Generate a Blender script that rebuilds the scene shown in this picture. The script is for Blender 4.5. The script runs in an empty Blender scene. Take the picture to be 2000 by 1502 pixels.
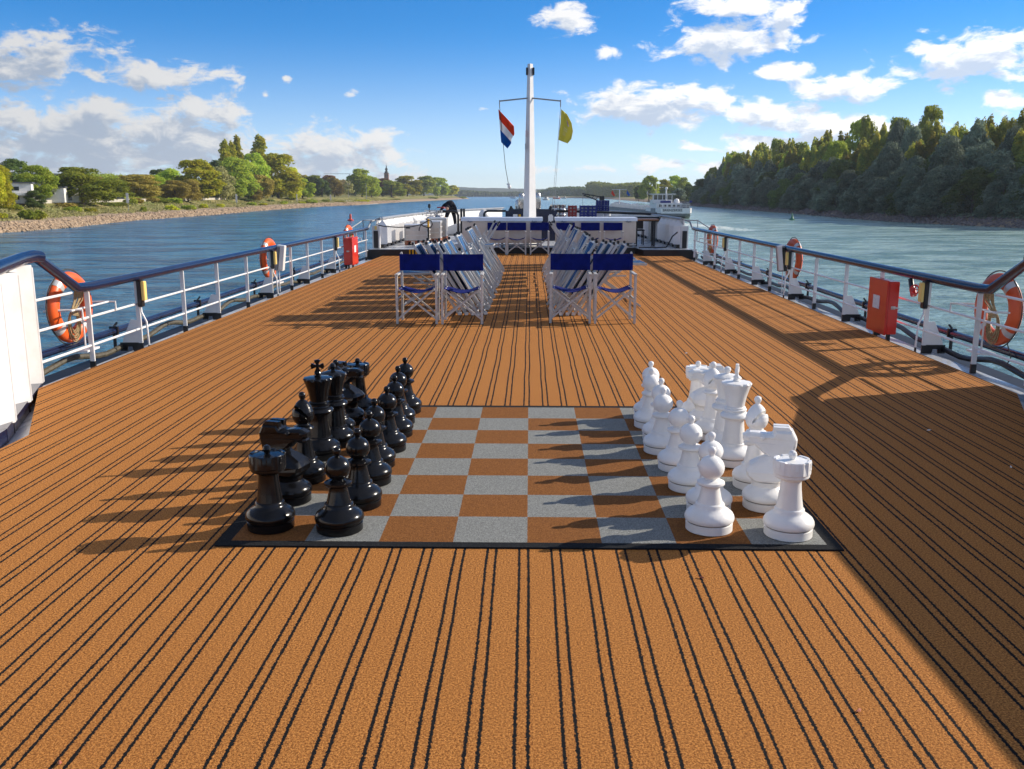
import bpy, bmesh, math, random
import numpy as np
from mathutils import Vector, Matrix, Euler
R = math.radians
random.seed(7)
S = bpy.context.scene
COL = S.collection
HCAM, WATER, SIDE, FORE = 1.61, -5.6, -0.10, 0.17
SUN_AZ, SUN_EL = 19.2, 25.8            # azimuth from +X towards +Y

# ------------------------------------------------------------------ helpers
def link(o, parent=None):
    COL.objects.link(o)
    if parent is not None: o.parent = parent
    return o
def tag(o, label=None, cat=None, group=None, kind=None):
    if label: o['label'] = label
    if cat: o['category'] = cat
    if group: o['group'] = group
    if kind: o['kind'] = kind
    return o
def thing(name, label, cat, loc=(0, 0, 0), rz=0, group=None):
    o = link(bpy.data.objects.new(name, None)); o.empty_display_size = .1
    o.location = loc; o.rotation_euler = (0, 0, rz)
    return tag(o, label, cat, group)
def copy_tree(o, parent=None):
    c = o.copy(); COL.objects.link(c); c.parent = parent
    for ch in list(o.children): copy_tree(ch, c)
    return c

class MB:
    """collects shapes into one mesh"""
    def __init__(s): s.v = []; s.f = []; s.uv = None
    def add(s, vs, fs):
        n = len(s.v); s.v += [tuple(v) for v in vs]; s.f += [tuple(i + n for i in f) for f in fs]; return s
    def box(s, c, d, rz=0, M=None):
        x, y, z = d[0] / 2, d[1] / 2, d[2] / 2
        vs = [Vector((a * x, b * y, e * z)) for e in (-1, 1) for b in (-1, 1) for a in (-1, 1)]
        m = M if M is not None else Matrix.Rotation(rz, 3, 'Z')
        vs = [m @ v + Vector(c) for v in vs]
        return s.add(vs, [(0, 2, 3, 1), (4, 5, 7, 6), (0, 1, 5, 4), (2, 6, 7, 3), (0, 4, 6, 2), (1, 3, 7, 5)])
    def bar(s, p, q, w=.03, h=.02, up=(0, 0, 1)):
        p, q = Vector(p), Vector(q); d = (q - p); L = d.length; d.normalize()
        u = Vector(up)
        if abs(d.dot(u)) > .98: u = Vector((0, 1, 0))
        a = d.cross(u).normalized(); b = a.cross(d).normalized()
        return s.box((p + q) / 2, (w, L, h), M=Matrix((a, d, b)).transposed())
    def tube(s, pts, r, n=10, cap=True, closed=False):
        pts = [Vector(p) for p in pts]; N = len(pts); rs = r if isinstance(r, (list, tuple)) else [r] * N
        rings = []; prev = None
        for i, p in enumerate(pts):
            if closed: t = pts[(i + 1) % N] - pts[i - 1]
            else: t = (pts[min(i + 1, N - 1)] - pts[max(i - 1, 0)])
            t.normalize()
            if prev is None:
                u = Vector((0, 0, 1)) if abs(t.z) < .9 else Vector((1, 0, 0))
                a = t.cross(u).normalized()
            else: a = (prev - t * prev.dot(t)).normalized()
            prev = a; b = t.cross(a)
            rings.append([p + (a * math.cos(k * 2 * math.pi / n) + b * math.sin(k * 2 * math.pi / n)) * rs[i] for k in range(n)])
        vs = [v for r_ in rings for v in r_]; fs = []
        for i in range(N if closed else N - 1):
            j = (i + 1) % N
            for k in range(n):
                fs.append((i * n + k, i * n + (k + 1) % n, j * n + (k + 1) % n, j * n + k))
        if cap and not closed:
            fs.append(tuple(range(n))[::-1]); fs.append(tuple((N - 1) * n + k for k in range(n)))
        return s.add(vs, fs)
    def lathe(s, prof, n=40, c=(0, 0, 0), sharp=True):
        vs = []; fs = []; N = len(prof)
        for r, z in prof:
            for k in range(n):
                a = 2 * math.pi * k / n; vs.append((c[0] + r * math.cos(a), c[1] + r * math.sin(a), c[2] + z))
        for i in range(N - 1):
            for k in range(n):
                fs.append((i * n + k, i * n + (k + 1) % n, (i + 1) * n + (k + 1) % n, (i + 1) * n + k))
        fs.append(tuple(range(n))[::-1]); fs.append(tuple((N - 1) * n + k for k in range(n)))
        return s.add(vs, fs)
    def ball(s, c, r, n=16, sq=(1, 1, 1)):
        prof = [(max(1e-4, math.sin(math.pi * i / n)), -math.cos(math.pi * i / n)) for i in range(n + 1)]
        m = MB().lathe(prof, n * 2)
        return s.add([(c[0] + v[0] * r * sq[0], c[1] + v[1] * r * sq[1], c[2] + v[2] * r * sq[2]) for v in m.v], m.f)
    def prism(s, poly, t, M=None, c=(0, 0, 0)):
        """poly in (x,z), thickness t along y, centred"""
        n = len(poly); c = Vector(c)
        vs = [Vector((x, -t / 2, z)) for x, z in poly] + [Vector((x, t / 2, z)) for x, z in poly]
        if M is not None: vs = [M @ v for v in vs]
        vs = [v + c for v in vs]
        fs = [tuple(range(n)), tuple(range(2 * n - 1, n - 1, -1))]
        for i in range(n): fs.append((i, i + n, (i + 1) % n + n, (i + 1) % n))
        return s.add(vs, fs)
    def build(s, name, mat, parent=None, smooth=False, bevel=0, label=None, seg=2, loc=None, angle=40):
        me = bpy.data.meshes.new(name); me.from_pydata(s.v, [], s.f)
        bm = bmesh.new(); bm.from_mesh(me); bmesh.ops.recalc_face_normals(bm, faces=bm.faces)
        if bevel:
            es = [e for e in bm.edges if len(e.link_faces) == 2 and e.calc_face_angle(0) > R(30)]
            try: bmesh.ops.bevel(bm, geom=es, offset=bevel, segments=seg, affect='EDGES', clamp_overlap=True)
            except Exception: pass
        for f in bm.faces: f.smooth = bool(smooth or bevel)
        if smooth or bevel:
            for e in bm.edges:
                if len(e.link_faces) == 2 and e.calc_face_angle(0) > R(angle): e.smooth = False
        bm.to_mesh(me); bm.free()
        for m in (mat if isinstance(mat, (list, tuple)) else [mat]): me.materials.append(m)
        o = bpy.data.objects.new(name, me); link(o, parent)
        if loc: o.location = loc
        if label: o['label'] = label
        return o

# ------------------------------------------------------------------ materials
class NT:
    def __init__(s, name):
        s.m = bpy.data.materials.new(name); s.m.use_nodes = True; s.t = s.m.node_tree
        s.t.nodes.clear(); s.out = s.n('ShaderNodeOutputMaterial')
    def n(s, t, **k):
        x = s.t.nodes.new(t)
        for a, b in k.items(): setattr(x, a, b)
        return x
    def l(s, a, b): s.t.links.new(a, b)
    def set(s, sock, v):
        if isinstance(v, bpy.types.NodeSocket): s.l(v, sock)
        elif v is not None: sock.default_value = v
    def math(s, op, a, b=None, c=None, clamp=False):
        x = s.n('ShaderNodeMath', operation=op); x.use_clamp = clamp
        s.set(x.inputs[0], a); s.set(x.inputs[1], b)
        if c is not None: s.set(x.inputs[2], c)
        return x.outputs[0]
    def mix(s, f, a, b, mode='MIX'):
        x = s.n('ShaderNodeMix', data_type='RGBA', blend_type=mode)
        s.set(x.inputs[0], f); s.set(x.inputs[6], a if isinstance(a, bpy.types.NodeSocket) else (*a[:3], 1)); s.set(x.inputs[7], b if isinstance(b, bpy.types.NodeSocket) else (*b[:3], 1))
        return x.outputs[2]
    def ramp(s, f, a, b, lo=0., hi=1.):
        x = s.n('ShaderNodeMapRange'); x.interpolation_type = 'SMOOTHSTEP'
        s.set(x.inputs[0], f); x.inputs[1].default_value = a; x.inputs[2].default_value = b; x.inputs[3].default_value = lo; x.inputs[4].default_value = hi
        return x.outputs[0]
    def noise(s, vec, scale, detail=3, rough=.5):
        x = s.n('ShaderNodeTexNoise'); s.set(x.inputs['Vector'], vec); x.inputs['Scale'].default_value = scale
        x.inputs['Detail'].default_value = detail; x.inputs['Roughness'].default_value = rough
        return x.outputs[0]
    def coord(s, which='Object'): return s.n('ShaderNodeTexCoord').outputs[which]
    def scl(s, vec, v):
        x = s.n('ShaderNodeVectorMath', operation='MULTIPLY'); s.l(vec, x.inputs[0]); x.inputs[1].default_value = v
        return x.outputs[0]
    def bump(s, h, strength, dist):
        x = s.n('ShaderNodeBump'); s.l(h, x.inputs['Height']); x.inputs['Strength'].default_value = strength; x.inputs['Distance'].default_value = dist
        return x.outputs[0]
    def bsdf(s, col, rough=.5, metal=0., normal=None, spec=.5, coat=0., trans=0.):
        b = s.n('ShaderNodeBsdfPrincipled')
        s.set(b.inputs['Base Color'], col if isinstance(col, bpy.types.NodeSocket) else (*col[:3], 1))
        s.set(b.inputs['Roughness'], rough); s.set(b.inputs['Metallic'], metal)
        b.inputs['Specular IOR Level'].default_value = spec; b.inputs['Coat Weight'].default_value = coat
        b.inputs['Transmission Weight'].default_value = trans
        if normal is not None: s.l(normal, b.inputs['Normal'])
        return b
    def fin(s, sh): s.l(sh.outputs[0] if hasattr(sh, 'outputs') else sh, s.out.inputs[0]); return s.m

def simple(name, col, rough=.5, metal=0., var=.12, scale=6., bump=0., bscale=40., spec=.5, coat=0., col2=None, rvar=.12):
    t = NT(name); g = t.coord('Object')
    n1 = t.noise(g, scale, 5, .6)
    c2 = col2 or tuple(c * (1 - var * 2.2) for c in col)
    c = t.mix(t.ramp(n1, .35, .75), col, c2)
    r = t.math('ADD', rough - rvar / 2, t.math('MULTIPLY', t.noise(g, scale * 2.3, 4), rvar))
    nm = t.bump(t.noise(g, bscale, 4), bump, .004) if bump else None
    return t.fin(t.bsdf(c, r, metal, nm, spec, coat))

M = {}
M['white'] = simple('white paint', (.74, .73, .72), .36, scale=2.2, col2=(.66, .65, .63), bump=.3, bscale=9, coat=.1)
M['white_rib'] = simple('chalky white paint with rust runs', (.72, .71, .70), .45, scale=3, col2=(.60, .58, .55), bump=.4, bscale=7)
M['hull'] = simple('matt black hull paint', (.012, .013, .018), .55, var=.2, spec=.25)
M['white_dirty'] = simple('weathered white paint', (.78, .77, .76), .42, scale=5, col2=(.60, .57, .54), bump=.3, bscale=14)
M['black'] = simple('black paint', (.012, .013, .016), .35, var=.2, bump=.3, bscale=30)
M['navy'] = simple('navy gloss paint', (.010, .016, .048), .20, var=.15, spec=.4, coat=.15, rvar=.08, bump=.1, bscale=20)
M['alu'] = simple('brushed aluminium', (.58, .565, .54), .50, .25, var=.08, scale=12, rvar=.2)
M['alu_box'] = simple('aluminium sheet', (.60, .55, .50), .34, .72, scale=2.2, col2=(.46, .40, .35), rvar=.25, bump=.15, bscale=4)
M['lid'] = simple('pale aluminium lid', (.80, .81, .84), .36, .35, var=.05)
M['chrome'] = simple('polished steel', (.55, .54, .52), .26, .9, var=.1, rvar=.1)
M['blue_fabric'] = simple('royal blue canvas', (.003, .011, .150), .85, var=.18, scale=10, bump=.5, bscale=400, spec=.2)
M['blackp'] = simple('glossy black plastic', (.006, .006, .007), .20, spec=.32, var=.2, scale=14, rvar=.12, bump=.12, bscale=22)
M['whitep'] = simple('white plastic', (.86, .85, .83), .30, scale=5, col2=(.76, .74, .70), rvar=.12, bump=.1, bscale=25)
M['seam'] = simple('grimy seam', (.30, .28, .25), .6)
M['orange'] = simple('orange lifebuoy shell', (.80, .115, .015), .38, scale=4, col2=(.70, .10, .02), bump=.15, bscale=20)
M['orange_old'] = simple('faded orange lifebuoy shell', (.62, .09, .02), .45, scale=4, col2=(.50, .085, .035))
M['tape'] = simple('reflective tape', (.60, .60, .60), .3, .2)
M['rope'] = simple('twisted tan rope', (.42, .31, .16), .9, scale=60, var=.3, bump=.8, bscale=180)
M['ropedark'] = simple('dark cord', (.05, .05, .045), .85)
M['red'] = simple('fire box red', (.62, .022, .012), .33, var=.08, scale=3, coat=.3)
M['yellow'] = simple('yellow diffuser', (.85, .62, .20), .4, var=.05)
M['safety'] = simple('safety yellow', (.80, .45, .02), .45)
M['paper'] = simple('paper notice', (.82, .80, .78), .7, scale=60, col2=(.55, .53, .52))
M['hose'] = simple('olive brown hose', (.085, .072, .045), .6, var=.3, scale=20)
M['wood'] = simple('varnished table wood', (.24, .10, .035), .35, scale=14, col2=(.15, .06, .02))
M['bluecrate'] = simple('blue crate plastic', (.004, .012, .17), .4, scale=9)
M['redplastic'] = simple('red crate plastic', (.28, .02, .015), .45, scale=9)
M['pallet'] = simple('red stained pallet', (.30, .07, .04), .7, scale=12, col2=(.35, .2, .1))
M['clear'] = simple('grey wire and plastic', (.55, .58, .58), .35, .3, scale=16, col2=(.42, .44, .42))
M['dark_cloth'] = simple('dark work clothes', (.012, .014, .022), .9, bump=.5, bscale=60, spec=.2)
M['skin'] = simple('skin', (.45, .24, .16), .5, var=.1)
M['grey'] = simple('grey paint', (.28, .29, .31), .45)
M['greyhull'] = simple('grey hull paint', (.16, .18, .20), .5, scale=.5)
M['glass'] = simple('dark window glass', (.02, .03, .04), .08, var=.1, coat=.5, rvar=.04)
M['green'] = simple('green buoy paint', (.01, .16, .08), .5)
M['buoyred'] = simple('red buoy paint', (.55, .04, .02), .5)
M['stone'] = simple('riprap stone', (.42, .30, .19), .9, scale=.9, col2=(.18, .13, .09), bump=.8, bscale=3)
M['stone_dark'] = simple('dark riprap stone', (.20, .16, .15), .9, scale=.9, col2=(.10, .08, .075), bump=.8, bscale=3)
M['bark'] = simple('bark', (.13, .10, .075), .95, scale=2, bump=.8, bscale=6)
M['house'] = simple('white render', (.78, .76, .72), .8, scale=.4)
M['roof'] = simple('dark flat roof', (.10, .11, .13), .7)
M['church'] = simple('red sandstone', (.20, .10, .08), .9, scale=.3)
M['slate'] = simple('slate spire', (.035, .04, .045), .5)
M['concrete'] = simple('pale concrete', (.48, .44, .37), .9, scale=.7)
M['ink'] = simple('dark lettering', (.02, .025, .04), .6)
M['dutchred'] = (.60, .045, .02)

def stripe_mat(name, cols, axis, period, noise=.0, rough=.85, transl=.0, coord='Object'):
    """constant-colour bands along an axis of object coordinates"""
    t = NT(name); g = t.coord(coord); sp = t.n('ShaderNodeSeparateXYZ'); t.l(g, sp.inputs[0])
    f = t.math('FRACT', t.math('DIVIDE', t.math('ADD', sp.outputs[axis], 100 * period), period))
    cr = t.n('ShaderNodeValToRGB'); cr.color_ramp.interpolation = 'CONSTANT'; t.l(f, cr.inputs[0])
    e = cr.color_ramp.elements
    while len(e) < len(cols): e.new(.5)
    for i, (p, c) in enumerate(cols): e[i].position = p; e[i].color = (*c, 1)
    v = t.mix(t.math('MULTIPLY', t.noise(g, 30, 3), .25), cr.outputs[0], (.02, .02, .03))
    b = t.bsdf(v, rough, spec=.2)
    if transl:
        tr = t.n('ShaderNodeBsdfTranslucent'); t.l(v, tr.inputs[0]); mx = t.n('ShaderNodeMixShader'); mx.inputs[0].default_value = transl
        t.l(b.outputs[0], mx.inputs[1]); t.l(tr.outputs[0], mx.inputs[2]); return t.fin(mx)
    return t.fin(b)
M['sling'] = stripe_mat('blue striped sling', [(0, (.02, .16, .38)), (.24, (.30, .50, .62)), (.30, (.006, .03, .18)), (.46, (.02, .18, .40)), (.64, (.30, .50, .62)), (.70, (.006, .03, .18))], 1, .27, transl=.25)
M['hazard'] = stripe_mat('black yellow hazard', [(0, (.02, .02, .02)), (.5, (.75, .42, .02))], 0, .09)

def carpet_mat():
    t = NT('brush coir carpet'); g = t.coord('Object'); sp = t.n('ShaderNodeSeparateXYZ'); t.l(g, sp.inputs[0])
    # lines wander slightly over the metres, and have a ragged edge over the millimetres
    wob = t.math('MULTIPLY', t.math('SUBTRACT', t.noise(t.scl(g, (.9, .8, 1)), 1.2, 2, .5), .5), .021)
    rag = t.math('MULTIPLY', t.math('SUBTRACT', t.noise(g, 80, 3, .8), .5), .022)
    x = t.math('ADD', t.math('ADD', sp.outputs[0], wob), rag)
    P = .1475
    f = t.math('MULTIPLY', t.math('FRACT', t.math('DIVIDE', t.math('ADD', x, P * 100 + .060), P)), P)
    d1 = t.math('ABSOLUTE', t.math('SUBTRACT', f, .060)); d2 = t.math('ABSOLUTE', t.math('SUBTRACT', f, .0195))
    d = t.math('MINIMUM', d1, d2)
    line = t.ramp(d, .0049, .0070, 1, 0)
    fib = t.noise(g, 130, 3, .85); fib2 = t.noise(g, 60, 3, .7); big = t.noise(g, 1.3, 4, .6)
    c = t.mix(t.ramp(fib, .38, .64), (.135, .043, .009), (.640, .278, .070))
    c = t.mix(t.math('MULTIPLY', t.ramp(fib2, .3, .7), .30), c, (.47, .175, .040))
    c = t.mix(t.math('MULTIPLY', t.ramp(big, .35, .7), .22), c, (.33, .125, .03))
    vor = t.n('ShaderNodeTexVoronoi'); vor.inputs['Scale'].default_value = 210; t.l(g, vor.inputs['Vector'])
    spark = t.ramp(vor.outputs['Distance'], .0, .22, 1, 0)
    c = t.mix(t.math('MULTIPLY', spark, .35), c, (.78, .42, .15))
    dark = t.mix(t.ramp(fib, .5, .8), (.005, .006, .007), (.035, .037, .04))
    c = t.mix(line, c, dark)
    h = t.math('ADD', t.math('MULTIPLY', fib, .6), t.math('MULTIPLY', fib2, .6))
    h = t.math('SUBTRACT', h, t.math('MULTIPLY', line, .12))
    return t.fin(t.bsdf(c, .92, normal=t.bump(h, .8, .006), spec=.15))
M['carpet'] = carpet_mat()
def mat_board():
    t = NT('chequered mat'); g = t.coord('Object'); sp = t.n('ShaderNodeSeparateXYZ'); t.l(g, sp.inputs[0])
    rag = t.math('MULTIPLY', t.math('SUBTRACT', t.noise(g, 120, 2, .7), .5), .008)
    X = t.math('ADD', sp.outputs[0], rag); Y = t.math('ADD', sp.outputs[1], rag)
    ix = t.math('FLOOR', t.math('DIVIDE', t.math('ADD', X, 1.4), .35)); iy = t.math('FLOOR', t.math('DIVIDE', t.math('ADD', Y, 1.4), .35))
    par = t.math('MODULO', t.math('ADD', t.math('ADD', ix, iy), 40), 2)
    fib = t.noise(g, 150, 3, .8); big = t.noise(g, 3, 4, .6)
    br = t.mix(t.ramp(fib, .36, .66), (.13, .048, .012), (.31, .125, .034)); br = t.mix(t.math('MULTIPLY', big, .3), br, (.18, .07, .018))
    gr = t.mix(t.ramp(fib, .36, .66), (.125, .13, .125), (.315, .325, .31)); gr = t.mix(t.math('MULTIPLY', big, .35), gr, (.22, .215, .19))
    c = t.mix(par, br, gr)
    e = t.math('MAXIMUM', t.math('ABSOLUTE', X), t.math('ABSOLUTE', Y))
    blk = t.mix(t.ramp(fib, .5, .8), (.010, .011, .013), (.05, .055, .06))
    c = t.mix(t.ramp(e, 1.399, 1.401), c, blk)
    return t.fin(t.bsdf(c, .92, normal=t.bump(fib, .7, .004), spec=.15))
M['board'] = mat_board()
def mat_sidedeck():
    t = NT('wet painted steel deck'); g = t.coord('Object')
    n = t.noise(g, 1.6, 5, .6); n2 = t.noise(t.scl(g, (1, .25, 1)), 5, 5, .65)
    c = t.mix(t.ramp(n, .35, .7), (.40, .42, .45), (.52, .53, .54))
    c = t.mix(t.ramp(n2, .52, .66), c, (.10, .12, .15))
    return t.fin(t.bsdf(c, t.ramp(n2, .3, .7, .22, .45), normal=t.bump(t.noise(g, 14, 4), .3, .003)))
M['sidedeck'] = mat_sidedeck()

def mat_water():
    t = NT('river water'); g = t.coord('Object')
    # swell and ripples, longer across the view than along it
    n1 = t.noise(t.scl(g, (.55, 1., 1)), .55, 4, .6)
    n2 = t.noise(t.scl(g, (.7, 1., 1)), 2.2, 3, .6)
    n3 = t.noise(t.scl(g, (.6, 1., 1)), .11, 3, .55)
    n4 = t.noise(t.scl(g, (.5, 1., 1)), .27, 3, .6)
    h = t.math('ADD', t.math('ADD', t.math('MULTIPLY', n1, 2.0), t.math('MULTIPLY', n2, .6)), t.math('ADD', t.math('MULTIPLY', n3, 4.5), t.math('MULTIPLY', n4, 2.6)))
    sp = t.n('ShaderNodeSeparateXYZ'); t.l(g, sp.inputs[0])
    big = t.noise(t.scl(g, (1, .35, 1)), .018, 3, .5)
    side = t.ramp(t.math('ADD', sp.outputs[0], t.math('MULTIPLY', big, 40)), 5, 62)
    c = t.mix(side, (.045, .185, .290), (.360, .500, .450))  # paler right side paints in the sky reflection of the waves
    c = t.mix(t.math('MULTIPLY', t.ramp(t.math('ADD', t.math('MULTIPLY', n3, .5), t.math('MULTIPLY', n4, .5)), .44, .56), .85), c, t.mix(side, (.008, .050, .100), (.150, .260, .225)))  # dark sides of the waves shaded into the base colour
    # churned wake water right of the ship
    wx = t.math('ABSOLUTE', t.math('SUBTRACT', sp.outputs[0], t.math('SUBTRACT', 66., t.math('MULTIPLY', sp.outputs[1], .115))))
    wm = t.math('MULTIPLY', t.ramp(wx, 1, 9, 1, 0), t.math('MULTIPLY', t.ramp(sp.outputs[1], 165, 205), t.ramp(sp.outputs[1], 235, 262, 1, 0)))
    fo = t.ramp(t.math('ADD', t.noise(t.scl(g, (1, .6, 1)), .55, 6, .75), t.math('MULTIPLY', wm, .30)), .70, .86)
    wide = t.math('MULTIPLY', t.ramp(sp.outputs[0], 18, 40), t.math('MULTIPLY', t.ramp(sp.outputs[1], 12, 50), t.ramp(sp.outputs[1], 190, 260, 1, 0)))
    fo2 = t.math('MULTIPLY', t.ramp(t.math('ADD', t.noise(t.scl(g, (.7, 1.1, 1)), .45, 7, .8), t.math('MULTIPLY', wide, .03)), .635, .71), wide)  # pale flecks: foam and painted sparkle together
    foam_sparkle = t.math('MAXIMUM', t.math('MULTIPLY', fo, wm), t.math('MULTIPLY', fo2, .6))
    c = t.mix(foam_sparkle, c, (.72, .76, .72))
    rough = t.math('ADD', .17, t.math('MULTIPLY', foam_sparkle, .6))
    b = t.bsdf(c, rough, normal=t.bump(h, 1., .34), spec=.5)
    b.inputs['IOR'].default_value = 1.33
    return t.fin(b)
M['water'] = mat_water()

def mat_leaf(name, a, b, dark, transl=.30, hue=.5):
    t = NT(name); g = t.coord('Object'); oi = t.n('ShaderNodeObjectInfo')
    n = t.noise(g, .35, 3, .6); n2 = t.noise(g, 1.7, 2, .6)
    c = t.mix(t.ramp(n, .35, .68), a, b)
    c = t.mix(t.math('MULTIPLY', t.ramp(n2, .4, .7), .5), c, dark)
    hs = t.n('ShaderNodeHueSaturation'); t.l(c, hs.inputs['Color'])
    t.l(t.math('ADD', .5 - .02 * hue, t.math('MULTIPLY', oi.outputs['Random'], .04 * hue)), hs.inputs['Hue'])
    t.l(t.math('ADD', .64, t.math('MULTIPLY', oi.outputs['Random'], .72)), hs.inputs['Value'])
    c = hs.outputs[0]
    d = t.n('ShaderNodeBsdfPrincipled'); t.l(c, d.inputs['Base Color']); d.inputs['Roughness'].default_value = .75; d.inputs['Specular IOR Level'].default_value = .2
    tr = t.n('ShaderNodeBsdfTranslucent'); t.l(c, tr.inputs[0]); mx = t.n('ShaderNodeMixShader'); mx.inputs[0].default_value = transl
    t.l(d.outputs[0], mx.inputs[1]); t.l(tr.outputs[0], mx.inputs[2]); return t.fin(mx)
LEAF = {
 'green': mat_leaf('green leaves', (.310, .400, .046), (.470, .500, .058), (.160, .215, .030), .50),
 'dark': mat_leaf('dark green leaves', (.105, .160, .040), (.170, .220, .050), (.050, .080, .024), .35),
 'yellow': mat_leaf('yellow green leaves', (.480, .520, .034), (.680, .600, .044), (.250, .290, .028), .50),
 'lime': mat_leaf('bright green leaves', (.350, .460, .045), (.500, .540, .060), (.17, .24, .03), .46),
 'brown': mat_leaf('russet leaves', (.340, .270, .055), (.420, .330, .065), (.20, .150, .035)),
 'rust': mat_leaf('orange brown leaves', (.300, .130, .035), (.280, .180, .045), (.14, .075, .03)),
 'pale': mat_leaf('pale willow leaves', (.360, .350, .130), (.420, .390, .150), (.20, .20, .08)),
 'willow': mat_leaf('grey green willow leaves', (.125, .175, .115), (.270, .320, .220), (.042, .062, .042), .25),
 'wild': mat_leaf('autumn poplar leaves', (.290, .340, .065), (.580, .480, .070), (.120, .160, .045), .58, .8),
}
def mat_ground():
    t = NT('grassy river bank'); g = t.coord('Object'); sp = t.n('ShaderNodeSeparateXYZ'); t.l(g, sp.inputs[0])
    n = t.noise(g, .12, 6, .65); n2 = t.noise(g, .8, 4, .6)
    c = t.mix(t.ramp(n, .38, .62), (.150, .175, .045), (.360, .285, .120))
    c = t.mix(t.math('MULTIPLY', t.ramp(n2, .4, .7), .5), c, (.090, .115, .030))
    lo = t.ramp(t.math('ADD', sp.outputs[2], t.math('MULTIPLY', n, 1.4)), -2.9, -2.3, 1, 0)
    c = t.mix(lo, c, t.mix(n2, (.36, .28, .19), (.24, .18, .13)))
    return t.fin(t.bsdf(c, .95, normal=t.bump(n2, .8, .3), spec=.1))
M['ground'] = mat_ground()
def mat_hill():
    t = NT('far wooded hill'); g = t.coord('Object')
    n = t.noise(g, .02, 6, .7)
    c = t.mix(t.ramp(n, .4, .6), (.020, .032, .014), (.060, .075, .030))
    return t.fin(t.bsdf(c, .95, normal=t.bump(n, 1., 12.), spec=.05))
M['hill'] = mat_hill()

# ------------------------------------------------------------------ camera and light
cam = bpy.data.cameras.new('camera'); co = link(bpy.data.objects.new('camera', cam))
co.location = (0, 0, HCAM); co.rotation_euler = (R(90 - 11.678), 0, R(1.094))
cam.sensor_width = 36; cam.lens = 36 * 1795 / 2000; cam.clip_start = .05; cam.clip_end = 30000
S.camera = co
S.view_settings.view_transform = 'Standard'; S.view_settings.look = 'None'; S.view_settings.gamma = 1
S.view_settings.exposure = .50
sd = bpy.data.lights.new('sun', 'SUN'); sd.energy = 4.6; sd.angle = R(.40); sd.color = (1, .90, .76)
so = link(bpy.data.objects.new('sun', sd))
ca, sa, ce, se = math.cos(R(SUN_AZ)), math.sin(R(SUN_AZ)), math.cos(R(SUN_EL)), math.sin(R(SUN_EL))
SUNV = Vector((ca * ce, sa * ce, se))
so.rotation_euler = SUNV.to_track_quat('Z', 'Y').to_euler(); so.location = (20, 10, 30)

CLOUDS = [(7.7, 5.1, 4.8, 1.15, 1), (5.8, 5.5, 1.9, 0.8, 1), (13.9, 4.5, 3.5, 0.83, 1), (16.8, 3.9, 5.4, 0.77, 0.9), (11.4, 8.6, 3.5, 1.09, 1), (14.5, 9.2, 1.0, 0.89, 1), (2.2, 10.1, 1.6, 0.83, 1), (11.6, 10.5, 3.0, 0.57, 1), (15.0, 10.2, 0.9, 0.45, 0.8), (4.4, 8.1, 1.2, 0.41, 0.8), (14.9, 6.8, 2.1, 0.51, 0.95), (18.0, 6.0, 3.0, 0.83, 1), (24.4, 7.1, 3.0, 1.21, 1.1), (21.8, 7.7, 0.9, 0.51, 0.9), (26.1, 4.9, 1.3, 0.64, 0.9), (15.7, 3.0, 6.4, 0.83, 0.75), (7.8, 1.7, 3.5, 0.7, 0.6), (9.9, 2.7, 2.2, 0.29, 0.6), (-26.5, 7.6, 3.7, 1.34, 0.72), (-28.4, 6.3, 2.2, 1.02, 1), (-21.5, 6.5, 3.7, 0.77, 0.95), (-19.3, 4.6, 1.9, 0.89, 1.1), (-26.2, 3.2, 6.7, 1.66, 1), (-20.2, 2.7, 5.4, 1.53, 1), (-11.8, 2.5, 4.3, 1.28, 1), (-23.9, 4.2, 2.2, 0.96, 1), (-28.6, 4.1, 2.6, 0.96, 0.8), (-14.3, 6.5, 0.4, 0.29, 0.7), (-15.5, 5.6, 0.4, 0.32, 0.7), (-10.8, 5.7, 1.0, 0.35, 0.6), (-7.6, 1.8, 1.1, 0.45, 0.7), (-2.9, 5.0, 0.8, 0.22, 0.55), (1.7, 1.5, 4.8, 0.45, 0.5), (-27.1, 1.5, 10.5, 1.09, 0.8), (-24, 2.3, 7, 1.3, .95), (-15, 1.5, 5, .8, .85), (-8, 1.0, 4, .5, .6), (12, 1.5, 6, .5, .75), (20, 2.6, 8, .8, .6), (-26, 8.2, 3.4, .7, .6)]
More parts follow.
